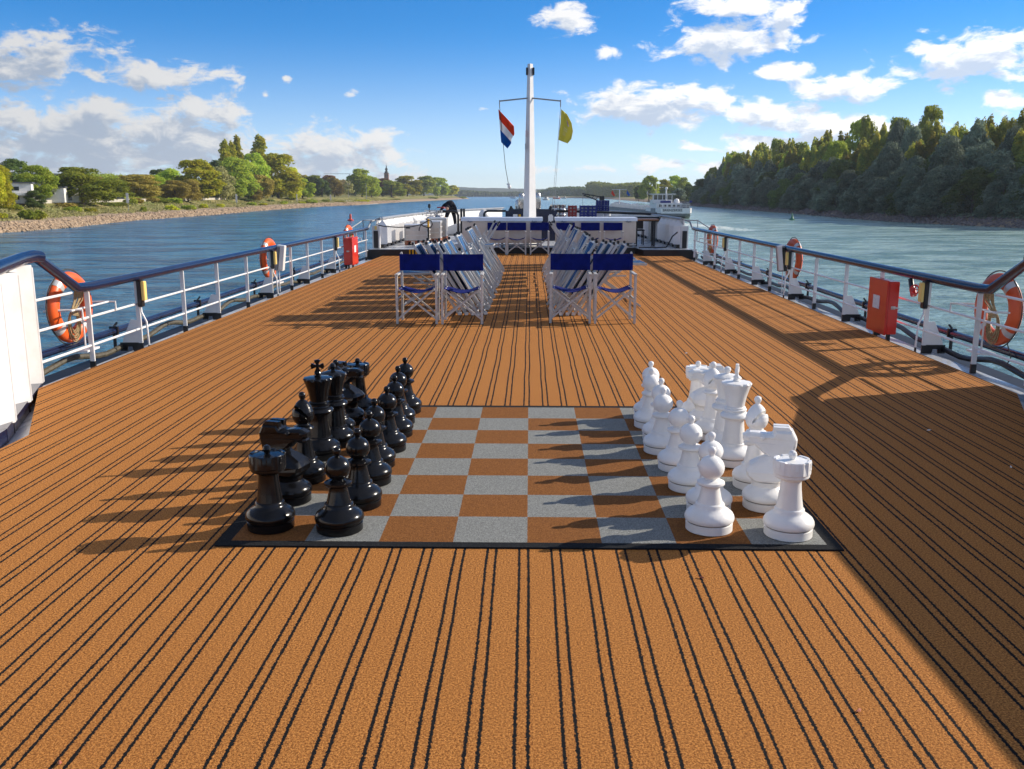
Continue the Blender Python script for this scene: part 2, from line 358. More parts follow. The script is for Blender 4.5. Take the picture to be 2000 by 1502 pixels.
def build_world():
    w = bpy.data.worlds.new('World'); S.world = w; w.use_nodes = True; nt = w.node_tree; nt.nodes.clear()
    def n(t, **k):
        x = nt.nodes.new(t)
        for a, b in k.items(): setattr(x, a, b)
        return x
    L = nt.links.new
    # node group: (azimuth, elevation) in degrees -> cloud density
    g = bpy.data.node_groups.new('cloud density', 'ShaderNodeTree')
    g.interface.new_socket('P', in_out='INPUT', socket_type='NodeSocketVector'); g.interface.new_socket('D', in_out='OUTPUT', socket_type='NodeSocketFloat')
    gi = g.nodes.new('NodeGroupInput'); go = g.nodes.new('NodeGroupOutput'); GL = g.links.new
    def gn(t, **k):
        x = g.nodes.new(t)
        for a, b in k.items(): setattr(x, a, b)
        return x
    best = None
    for (a, e, wa, we, s) in CLOUDS:
        sub = gn('ShaderNodeVectorMath', operation='SUBTRACT'); GL(gi.outputs[0], sub.inputs[0]); sub.inputs[1].default_value = (a, e, 0)
        mul = gn('ShaderNodeVectorMath', operation='MULTIPLY'); GL(sub.outputs[0], mul.inputs[0]); mul.inputs[1].default_value = (1 / (wa * 1.12), 1 / (we * 1.18), 0)
        ln = gn('ShaderNodeVectorMath', operation='LENGTH'); GL(mul.outputs[0], ln.inputs[0])
        k = gn('ShaderNodeMath', operation='MULTIPLY_ADD'); GL(ln.outputs['Value'], k.inputs[0]); k.inputs[1].default_value = -1; k.inputs[2].default_value = s + .10
        if best is None: best = k.outputs[0]
        else:
            m = gn('ShaderNodeMath', operation='SMOOTH_MAX'); GL(best, m.inputs[0]); GL(k.outputs[0], m.inputs[1]); m.inputs[2].default_value = .12; best = m.outputs[0]
    # unseen cloud added beyond the frame and overhead to raise the ambient light
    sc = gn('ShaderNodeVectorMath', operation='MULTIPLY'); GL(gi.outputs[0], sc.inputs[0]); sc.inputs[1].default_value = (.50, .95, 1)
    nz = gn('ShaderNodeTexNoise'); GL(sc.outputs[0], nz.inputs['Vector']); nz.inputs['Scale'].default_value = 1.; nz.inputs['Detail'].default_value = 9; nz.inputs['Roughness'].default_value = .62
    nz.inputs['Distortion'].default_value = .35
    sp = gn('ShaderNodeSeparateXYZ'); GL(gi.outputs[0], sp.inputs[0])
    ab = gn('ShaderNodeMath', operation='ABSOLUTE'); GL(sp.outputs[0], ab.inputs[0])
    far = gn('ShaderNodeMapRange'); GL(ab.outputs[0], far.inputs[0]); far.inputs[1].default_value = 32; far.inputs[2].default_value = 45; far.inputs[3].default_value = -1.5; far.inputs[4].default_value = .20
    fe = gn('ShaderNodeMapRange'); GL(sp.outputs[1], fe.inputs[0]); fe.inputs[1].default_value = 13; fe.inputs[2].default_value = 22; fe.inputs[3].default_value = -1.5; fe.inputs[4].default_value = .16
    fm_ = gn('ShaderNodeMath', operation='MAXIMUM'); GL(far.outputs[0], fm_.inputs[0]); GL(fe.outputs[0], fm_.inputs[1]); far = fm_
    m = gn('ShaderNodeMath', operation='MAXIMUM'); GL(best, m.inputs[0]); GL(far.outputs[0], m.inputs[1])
    q = gn('ShaderNodeMath', operation='MULTIPLY_ADD'); GL(nz.outputs[0], q.inputs[0]); q.inputs[1].default_value = 3.3; q.inputs[2].default_value = -1.72
    ad = gn('ShaderNodeMath', operation='ADD'); GL(m.outputs[0], ad.inputs[0]); GL(q.outputs[0], ad.inputs[1])
    GL(ad.outputs[0], go.inputs[0])
    # direction
    tc = n('ShaderNodeTexCoord'); s3 = n('ShaderNodeSeparateXYZ'); L(tc.outputs['Generated'], s3.inputs[0])
    at = n('ShaderNodeMath', operation='ARCTAN2'); L(s3.outputs[0], at.inputs[0]); L(s3.outputs[1], at.inputs[1])
    asn = n('ShaderNodeMath', operation='ARCSINE'); L(s3.outputs[2], asn.inputs[0])
    cb = n('ShaderNodeCombineXYZ'); L(at.outputs[0], cb.inputs[0]); L(asn.outputs[0], cb.inputs[1])
    dg = n('ShaderNodeVectorMath', operation='SCALE'); L(cb.outputs[0], dg.inputs[0]); dg.inputs['Scale'].default_value = 180 / math.pi
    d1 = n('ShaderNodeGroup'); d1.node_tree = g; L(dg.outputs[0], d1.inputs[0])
    of = n('ShaderNodeVectorMath', operation='ADD'); L(dg.outputs[0], of.inputs[0]); of.inputs[1].default_value = (.5, .85, 0)
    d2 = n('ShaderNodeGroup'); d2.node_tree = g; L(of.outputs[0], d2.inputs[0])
    def mr(a, lo, hi, x=0., y=1.):
        k = n('ShaderNodeMapRange'); k.interpolation_type = 'SMOOTHSTEP'; L(a, k.inputs[0]); k.inputs[1].default_value = lo; k.inputs[2].default_value = hi; k.inputs[3].default_value = x; k.inputs[4].default_value = y
        return k.outputs[0]
    alpha = mr(d1.outputs[0], -.04, .55)
    shade = mr(d2.outputs[0], .0, .80)
    elv = n('ShaderNodeSeparateXYZ'); L(dg.outputs[0], elv.inputs[0])
    sky = n('ShaderNodeTexSky'); sky.sky_type = 'NISHITA'; sky.sun_disc = False; sky.sun_elevation = R(SUN_EL); sky.sun_rotation = R(90 - SUN_AZ)
    sky.air_density = .62; sky.dust_density = .05; sky.ozone_density = 4.2
    hs = n('ShaderNodeHueSaturation'); L(sky.outputs[0], hs.inputs['Color']); L(mr(elv.outputs[1], 0, 10, .84, 1.30), hs.inputs['Saturation']); hs.inputs['Value'].default_value = SKYV
    ccol = n('ShaderNodeMix', data_type='RGBA'); L(shade, ccol.inputs[0]); ccol.inputs[6].default_value = (10.2, 10.0, 9.7, 1); ccol.inputs[7].default_value = (5.2, 6.0, 7.3, 1)
    # side away from the sun carries greyer cloud, side towards it whiter
    wr = n('ShaderNodeMapRange'); L(elv.outputs[0], wr.inputs[0]); wr.inputs[1].default_value = -25; wr.inputs[2].default_value = 20; wr.inputs[3].default_value = .62; wr.inputs[4].default_value = 1.0
    cc2 = n('ShaderNodeVectorMath', operation='SCALE'); L(ccol.outputs[2], cc2.inputs[0]); L(wr.outputs[0], cc2.inputs['Scale'])
    al2 = n('ShaderNodeMath', operation='MULTIPLY'); L(alpha, al2.inputs[0]); al2.inputs[1].default_value = .93
    up = mr(elv.outputs[1], -.5, .4)
    al3 = n('ShaderNodeMath', operation='MULTIPLY'); L(al2.outputs[0], al3.inputs[0]); L(up, al3.inputs[1])
    mx = n('ShaderNodeMix', data_type='RGBA'); L(al3.outputs[0], mx.inputs[0]); L(hs.outputs[0], mx.inputs[6]); L(cc2.outputs[0], mx.inputs[7])
    bg = n('ShaderNodeBackground'); L(mx.outputs[2], bg.inputs[0]); bg.inputs[1].default_value = .088
    o = n('ShaderNodeOutputWorld'); L(bg.outputs[0], o.inputs[0])
    w.cycles.sampling_method = 'MANUAL'; w.cycles.sample_map_resolution = 512
SKYV = 1.32
build_world()

# ------------------------------------------------------------------ water and ship deck
m = MB(); ys = [-400, 0, 300, 900, 2500, 9000]
xs = [-6000, -400, 0, 400, 6000]
vs = [(x, y, 0) for y in ys for x in xs]
m.add(vs, [(j * 5 + i, j * 5 + i + 1, (j + 1) * 5 + i + 1, (j + 1) * 5 + i) for j in range(5) for i in range(4)])
tag(m.build('water', M['water'], loc=(0, 0, WATER)), kind='structure')

def outline(hw, y0=-7., bow=50.):
    L_ = [(hw, y0), (hw, 25.), (hw - .25, 31), (hw - .9, 37), (hw - 2.0, 43), (hw - 3.4, 48), (hw - 4.4, bow)]
    return L_ + [(-x, y) for x, y in L_[::-1]]
def slab(name, poly, z0, z1, mat, parent=None, bevel=0):
    n = len(poly); v = [(x, y, z0) for x, y in poly] + [(x, y, z1) for x, y in poly]
    f = [tuple(range(n))[::-1], tuple(range(n, 2 * n))] + [(i, (i + 1) % n, (i + 1) % n + n, i + n) for i in range(n)]
    return MB().add(v, f).build(name, mat, parent, bevel=bevel)
tag(slab('ship_hull', outline(4.74), WATER - 1.2, SIDE - .035, M['hull']), kind='structure')
tag(slab('side_deck', [(4.44, -6.9), (4.44, 25.2), (-4.44, 25.2), (-4.44, -6.9)], SIDE - .03, SIDE, M['sidedeck']), kind='structure')
# raised forward deck; its after edge steps back in the middle
fd = [(4.40, 24.84), (3.05, 24.84), (2.95, 25.85), (-1.95, 25.85), (-2.05, 24.84), (-4.40, 24.84)]
fo_ = [(x, y) for x, y in outline(4.55) if y > 25.]
fdp = fd[::-1] + [(x, y) for x, y in fo_ if True]
fdp = [(-4.40, 24.84), (-2.05, 24.84), (-1.95, 25.85), (2.95, 25.85), (3.05, 24.84), (4.40, 24.84), (4.30, 31), (3.65, 37), (2.55, 43), (1.15, 48), (.3, 49.4), (-.3, 49.4), (-1.15, 48), (-2.55, 43), (-3.65, 37), (-4.30, 31)]
tag(slab('forward_deck_base', fdp, SIDE, FORE - .012, M['black']), kind='structure')
inn = [(x * .985, y + (.05 if y < 26 else -.1)) for x, y in fdp]
tag(slab('forward_deck', inn, FORE - .010, FORE, M['sidedeck']), kind='structure')
tag(slab('deck_carpet', [(-3.37, -3.5), (3.37, -3.5), (3.39, 6.0), (4.03, 7.5), (4.07, 24.83), (3.04, 24.83), (2.94, 25.84), (-1.94, 25.84), (-2.04, 24.83), (-3.95, 24.83), (-4.16, 7.55), (-3.42, 6.02)], SIDE + .001, 0, M['carpet']),
    'orange brown brush carpet with paired black stripes covering the sun deck', 'carpet')
m = MB().box((0, 0, 0), (2.92, 2.92, .008))
tag(m.build('chess_mat', M['board'], loc=(-.006, 5.48, .0045)), 'giant chequered chess mat of brown and grey squares with black border', 'chess board')

for i, (x, y, m_, lab) in enumerate([(2.78, 6.25, 'paper', 'tiny pale scrap lying in the shaded carpet on the right'), (2.90, 5.37, 'paper', 'second tiny pale scrap near the right edge of the carpet'), (.74, 3.70, 'pallet', 'small curled brown leaf on the carpet just below the chess mat'), (1.05, 2.67, 'pallet', 'small dry brown leaf on the carpet at the lower right'), (-1.35, 2.35, 'pallet', 'small brown leaf on the carpet at the lower left'), (1.62, 9.4, 'paper', 'pale leaf bit on the carpet beyond the white pieces')]):
    o = MB().add([(-.016, 0, .004), (0, -.007, .002), (.016, 0, .007), (0, .007, .003), (0, 0, .012), (.022, .002, .011)], [(0, 1, 4), (1, 2, 4), (2, 3, 4), (3, 0, 4), (2, 5, 1)]).build('leaf_scrap', M[m_], loc=(x, y, .001)); o.rotation_euler = (0, 0, i * 1.3); tag(o, lab, 'leaf')

# ------------------------------------------------------------------ railings
POSTS = [8.90, 10.05, 11.40, 12.68, 14.03, 15.36, 16.68, 17.95, 19.20, 20.45, 21.75, 23.05, 24.45]
def railing(sx):
    side = 'port' if sx < 0 else 'starboard'
    t = thing('railing', 'white railing with dark blue handrail along the %s edge of the deck' % ('left' if sx < 0 else 'right'), 'railing', (sx * 4.33, 0, 0), 0, 'deck railings')
    k = sx
    MB().tube([(0, 24.75, .725), (0, 8.93, .725), (.02 * k, 8.75, .735), (.03 * k, 8.12, 1.055), (0, 7.98, 1.085)], .047, 16).build('handrail', M['navy'], t, smooth=True)
    for z in (.43, .15):
        MB().tube([(0, 24.7, z), (0, 7.75, z)], .0125, 8).build('rail', M['white'], t, smooth=True)
    MB().tube([(.0, 8.6, .70), (0, 7.75, .70)], .0125, 8).build('rail', M['white'], t, smooth=True)
    for i, y in enumerate(POSTS):
        p = MB().box((0, y, .335), (.048, .022, .69))
        if i % 2: p.prism([(0, -.005), (.19 * k, -.005), (.18 * k, .03), (.08 * k, .25), (0, .25)], .016, c=(.015 * k, y, 0))
        p = p.build('post', M['white'], t, bevel=.003)
        f = MB().box((0, y, -.055), (.052, .026, .09))
        if i % 2: f.prism([(0, -.005), (.215 * k, -.005), (.215 * k, -.10), (.14 * k, -.10), (.13 * k, -.05), (.08 * k, -.05), (.07 * k, -.10), (0, -.10)], .020, c=(.015 * k, y, 0))
        f.build('foot', M['black'], p)
    # fender tube and hose outside the posts
    MB().tube([(.30 * k, 24.8, .12), (.30 * k, 8.0, .12)], .038, 12).build('outer_pipe', M['navy'], t, smooth=True)
    pts = [(.22 * k, y, -.03 + .035 * math.sin(y * 2.35) + .02 * math.sin(y * 5.1)) for y in np.arange(7.9, 24.8, .22)]
    MB().tube(pts, .03, 8).build('hose', M['hose'] if sx < 0 else M['black'], t, smooth=True)
    for i, y in enumerate(POSTS):
        if i % 2:
            MB().box((.30 * k, y + .02, .125), (.095, .04, .095)).tube([(.30 * k, y + .02, .17), (.27 * k, y + .05, .215)], .012, 8).box((.30 * k, y + .02, .02), (.03, .03, .2)).build('pipe_clamp', M['black'], t, bevel=.006)
    for y in BUOYS:   # cradles carrying the lifebuoys
        m = MB()
        for z in (.52,):
            m.tube([(-.02 * k, y + .5, .43), (-.02 * k, y + .5, z), (.12 * k, y + .48, z), (.30 * k, y + .44, z)], .010, 8)
            m.tube([(-.02 * k, y - .22, .43), (-.02 * k, y - .22, z), (.12 * k, y - .24, z), (.30 * k, y - .34, z)], .010, 8)
        m.tube([(.05 * k, y - .3, z), (.05 * k, y + .5, z)], .010, 8)
        m.tube([(.10 * k, y + .02, .52), (.10 * k, y + .02, .12)], .009, 8)
        m.box((.09 * k, y, .10), (.16, .26, .02))
        m.build('buoy_cradle', M['white'], t, smooth=True)
    return t
BUOYS = [8.96, 16.05, 23.2]
railing(-1); railing(1)

# ------------------------------------------------------------------ lifebuoys
def lifebuoy(sx, y, label, old):
    t = thing('lifebuoy', label, 'lifebuoy', (sx * 4.54, y, .52), R(6) * sx, 'lifebuoys hung on the railings')
    rt = Matrix.Rotation(R(90), 3, 'Y')
    def ring(Rm, r0, a0=0, a1=360, ry=None, n=18, steps=64):
        pts = []; N = max(4, int(steps * (a1 - a0) / 360))
        full = a1 - a0 >= 360
        for i in range(N + (0 if full else 1)):
            a = R(a0 + (a1 - a0) * i / N); pts.append((0, Rm * math.cos(a), Rm * math.sin(a)))
        return MB().tube(pts, r0, n, closed=full)
    body = ring(.275, .075); body.v = [(x * .75, y_, z) for x, y_, z in body.v]
    body.build('ring', M['orange_old'] if old else M['orange'], t, smooth=True)
    for a in (40, 130, 220, 310):
        b = ring(.275, .0775, a - 6, a + 6); b.v = [(x * .76, y_, z) for x, y_, z in b.v]
        b.build('reflective_band', M['tape'], t, smooth=True)
    # grab line round the outside
    pts = []
    for i in range(72):
        a = 2 * math.pi * i / 72; sl = .004 + .016 * abs(math.sin(2 * a))
        pts.append((0, (.352 + sl) * math.cos(a + .7), (.352 + sl) * math.sin(a + .7)))
    MB().tube(pts, .006, 6, closed=True).build('grab_line', M['ropedark'], t, smooth=True)
    # coiled heaving line hung in the hole
    m = MB()
    for j in range(7):
        pts = []
        rx, rz = .060 + .006 * j, .105 + .008 * j
        for i in range(28):
            a = 2 * math.pi * i / 28
            pts.append((-sx * (.06 + .006 * (j % 3)) , -.05 + rx * math.cos(a), -.12 + rz * math.sin(a) - .01 * j))
        m.tube(pts, .0065, 6, closed=True)
    for j in range(9):
        m.tube([(-sx * (.055 + .004 * (j % 3)), -.05 + .006 * j - .02, -.03), (-sx * .05, .0 + .018 * j, .06 + .01 * (j % 4)), (-sx * .05, .02 + .020 * j, .15 + .012 * (j % 3))], .0065, 6)
    for j in range(5): m.tube([(-sx * .075, -.10 , -.005 - .014 * j), (-sx * .075, .03, -.03 - .014 * j)], .007, 6)
    m.build('line_coil', M['rope'], t, smooth=True)
    pts = [(0, .12, -.28), (.0, .22, -.34), (.01, .3, -.42), (0, .34, -.52)] if sx < 0 else [(0, -.2, -.30), (0, -.28, -.42), (0, -.22, -.52)]
    MB().tube(pts, .006, 6).build('tail_line', M['ropedark'], t, smooth=True)
    return t
for sx, nm in ((-1, 'left'), (1, 'right')):
    lifebuoy(sx, BUOYS[0], 'big orange lifebuoy with coiled tan rope on the %s railing nearest the camera' % nm, sx > 0)
    lifebuoy(sx, BUOYS[1], 'orange lifebuoy behind the pale electric box midway along the %s railing' % nm, sx > 0)
    lifebuoy(sx, BUOYS[2], 'orange lifebuoy at the far end of the %s railing' % nm, sx > 0)

# ------------------------------------------------------------------ lamps, boxes, fire boxes on the railing
def deck_light(sx, y, label):
    t = thing('deck_light', label, 'deck light', (sx * 4.29, y - .03, 0), 0, 'black deck lights with yellow diffusers')
    k = -sx
    MB().box((.012 * k, 0, .55), (.05, .085, .30)).build('housing', M['black'], t, bevel=.006)
    MB().box((.055 * k, -.005, .575), (.036, .075, .21)).build('diffuser', M['yellow'], t, bevel=.006)
    MB().tube([(.01 * k, -.01, .40), (.015 * k, -.02, .34), (.075 * k, -.05, .24), (.085 * k, -.05, -.02)], .011, 8).build('conduit', M['white'], t, smooth=True)
    MB().tube([(.085 * k, -.05, -.02), (.085 * k, -.05, -.099)], .013, 8).build('conduit_foot', M['black'], t, smooth=True)
for sx, nm in ((-1, 'left'), (1, 'right')):
    deck_light(sx, POSTS[1], 'black lamp with yellow diffuser, nearest one on the %s railing' % nm)
    deck_light(sx, POSTS[5], 'black lamp with yellow diffuser beside the electric box on the %s railing' % nm)
    deck_light(sx, POSTS[9], 'black lamp with yellow diffuser, farthest one on the %s railing' % nm)
    k = -sx
    t = thing('electric_box', 'tall %s box tilted on the %s handrail in front of a lifebuoy' % (('white', 'left') if sx < 0 else ('grey and black', 'right')), 'electric box', (sx * 4.26, 15.72, 0), 0, 'electric boxes on the railings')
    mm = Matrix.Rotation(R(7 * k), 3, 'Y')
    MB().box((0, .04, .55), (.13, .16, .43), M=mm).build('case', M['grey'] if sx > 0 else M['white'], t, bevel=.008)
    MB().box((.045 * k, -.06, .56), (.075, .045, .41), M=mm).build('cover', M['white'], t, bevel=.006)
    MB().box((-.035 * k, -.055, .54), (.05, .03, .40), M=mm).build('vent_strip', M['black'] if sx > 0 else M['grey'], t, bevel=.003)
    MB().box((-.06 * k, -.02, .42), (.10, .05, .14)).build('junction_box', M['white'], t, bevel=.006)
    for q in (0, .05): MB().tube([(-.07 * k + q * k, -.02, .35), (-.07 * k + q * k, -.03, -.02)], .009, 8).build('conduit', M['white'], t, smooth=True)

def fire_box(sx, x0, x1, y0, y1, label):
    cx, cy = (x0 + x1) / 2, (y0 + y1) / 2
    t = thing('fire_hose_cabinet', label, 'fire hose cabinet', (cx, cy, 0), 0, 'red fire hose cabinets')
    w, d = abs(x1 - x0), y1 - y0
    MB().box((0, 0, .325), (w, d, .61)).build('cabinet', M['red'], t, bevel=.006)
    inb = -1 if sx > 0 else 1
    MB().box((inb * (w / 2 + .012), 0, .325), (.022, d + .02, .63)).build('door', M['red'], t, bevel=.005)
    MB().box((inb * (w / 2 + .0255), .02 * sx, .37), (.004, .20, .155)).build('notice', M['paper'], t)
    MB().box((-inb * .0 , -d / 2 - .006, .33), (.05, .01, .035)).tube([(.0, -d / 2 - .01, .33), (0, -d / 2 - .04, .33), (.05, -d / 2 - .045, .335)], .009, 8).build('handle', M['alu'], t, bevel=.002)
    for q in (-1, 1): MB().box((0, q * d * .36, -.04), (.04, .035, .12)).build('support', M['black'], t)
fire_box(1, 4.13, 4.25, 10.64, 11.20, 'large red fire hose cabinet with white notice on the right railing')
fire_box(-1, -4.28, -4.10, 21.25, 21.95, 'red fire hose cabinet far along the left railing')
t = thing('fire_valve', 'small red valve handwheel hanging under the right handrail beside the red cabinet', 'valve', (4.33, 10.45, .60))
MB().tube([(0, .10, .07), (0, .06, .0), (-.01, 0, -.06)], .03, 10).build('pipe', M['black'], t, smooth=True)
MB().tube([(-.01, 0, -.03), (-.015, -.05, -.10)], .035, 12).build('valve_body', M['red'], t, smooth=True)
w_ = MB().tube([(-.03 + .05 * math.cos(a), -.10 , -.03 + .05 * math.sin(a)) for a in np.linspace(0, 2 * math.pi, 20, endpoint=False)], .009, 8, closed=True)
for a in range(5): w_.tube([(-.03, -.10, -.03), (-.03 + .05 * math.cos(a * 1.256), -.10, -.03 + .05 * math.sin(a * 1.256))], .006, 6)
w_.tube([(-.03, -.10, -.03), (-.015, -.03, -.05)], .008, 8).build('handwheel', M['red'], t, smooth=True)

# ------------------------------------------------------------------ near bulwarks
def bulwark(sx):
    nm = 'left' if sx < 0 else 'right'
    t = thing('bulwark', 'high white ribbed bulwark at the near %s edge of the deck' % nm, 'bulwark', (0, 0, 0), 0, 'ribbed bulwarks')
    P = [(4.42, 7.98), (4.30, 7.72), (3.72, 6.15), (3.62, 5.5), (3.60, -3.2)]
    P = [(x * sx, y) for x, y in P]
    top = 1.06
    wall = MB()
    for (a, b) in zip(P[:-1], P[1:]):
        wall.bar((a[0] + sx * .05, a[1], (top + SIDE) / 2), (b[0] + sx * .05, b[1], (top + SIDE) / 2), .03, top - SIDE)
    wall.build('plate', M['white'], t)
    pts = [(sx * 4.33, 8.10, 1.07), (sx * 4.33, 7.98, 1.085)] + [(x, y, 1.075) for x, y in P[1:]]
    MB().tube(pts, .055, 16).build('cap_rail', M['navy'], t, smooth=True)
    ends = [(4.27, 7.82), (3.98, 7.08), (3.74, 6.42), (3.55, 5.60), (3.52, 4.7), (3.52, 3.8), (3.52, 2.9), (3.52, 2.0), (3.52, 1.1), (3.52, .2)]
    for i_, (x, y) in enumerate(ends):
        dx_, dy_ = ((.33, .52), (.24, .64), (.15, .76))[min(i_, 2)]
        a_, b_ = (x * sx, y), ((x + dx_) * sx, y - dy_)
        r_ = MB().bar((a_[0], a_[1], .505), (b_[0], b_[1], .505), .03, 1.03).bar((a_[0], a_[1], .505), ((x + .16) * sx, y + .05, .505), .03, 1.03).tube([(a_[0] - .008 * sx, a_[1], .0), (a_[0] - .008 * sx, a_[1], 1.0)], .012, 8).build('rib', M['white_rib'], t, bevel=.003)
        MB().box(((x + .13) * sx, y - .02, -.062), (.12, .02, .02)).build('rust_run', M['pallet'], r_)
        MB().bar((a_[0] + .02 * sx, a_[1] + .01, -.05), (a_[0] + .10 * sx, a_[1] - .12, -.05), .05, .09).build('rib_foot', M['black'], r_, bevel=.004)
    sk = MB()
    for (a, b) in zip(P[1:-1], P[2:]):
        sk.bar((a[0] - sx * .02, a[1], -.045), (b[0] - sx * .02, b[1], -.045), .10, .10)
    sk.build('kickplate', M['navy'], t)
bulwark(-1); bulwark(1)

# ------------------------------------------------------------------ far bulwarks
def far_bulwark(sx):
    nm = 'left' if sx < 0 else 'right'
    t = thing('bulwark', 'white ribbed bulwark round the forward deck on the %s' % nm, 'bulwark', (0, 0, 0), 0, 'ribbed bulwarks')
    P = [(4.10, 25.35), (4.05, 29), (3.85, 33.), (3.5, 36.5), (2.6, 41.5), (1.3, 46.2)]
    P = [(x * sx, y) for x, y in P]
    wall = MB()
    for a, b in zip(P[:-1], P[1:]): wall.bar((a[0] + sx * .08, a[1], .56), (b[0] + sx * .08, b[1], .56), .03, .78)
    wall.build('plate', M['white'], t)
    MB().tube([(x, y, .965) for x, y in P], .035, 12).build('cap_rail', M['grey'], t, smooth=True)
    y = 25.4
    while y < 36:
        x = np.interp(y, [p[1] for p in P], [abs(p[0]) for p in P])
        # folded rib: a V in plan with a pointed top
        b = MB()
        v = [(sx * (x + .07), y, .27), (sx * (x - .17), y + .20, .27), (sx * (x + .07), y + .52, .27), (sx * (x + .07), y, .80), (sx * (x - .05), y + .22, .93), (sx * (x + .07), y + .52, .80), (sx * (x - .17), y + .20, .74)]
        b.add(v, [(0, 1, 6, 3), (3, 6, 4), (1, 2, 5, 6), (6, 5, 4), (0, 2, 1), (0, 3, 4, 5, 2)])
        r_ = b.build('rib', M['white'], t)
        MB().bar((sx * (x - .02), y + .05, .215), (sx * (x - .02), y + .5, .215), .15, .10).build('rib_foot', M['black'], r_)
        y += .72
    # end frame next to the railing
    MB().tube([(sx * 4.12, 25.5, .96), (sx * 4.3, 25.2, .90), (sx * 4.34, 24.9, .72)], .025, 10).tube([(sx * 4.25, 25.3, .93), (sx * 4.5, 25.1, .93), (sx * 4.75, 24.3, .70)], .014, 8).tube([(sx * 4.5, 25.1, .93), (sx * 4.5, 25.1, .4)], .012, 8).build('end_rail', M['grey'], t, smooth=True)
    MB().box((sx * 4.17, 25.22, .48), (.20, .16, .60)).build('end_post', M['white'], t, bevel=.01)
    MB().box((sx * 4.17, 25.13, .42), (.12, .03, .46)).build('vent', M['black'], t, bevel=.005)
    if sx < 0: MB().box((sx * 4.17, 25.13, .73), (.06, .03, .10)).build('lamp_glass', M['yellow'], t, bevel=.005)
far_bulwark(-1); far_bulwark(1)

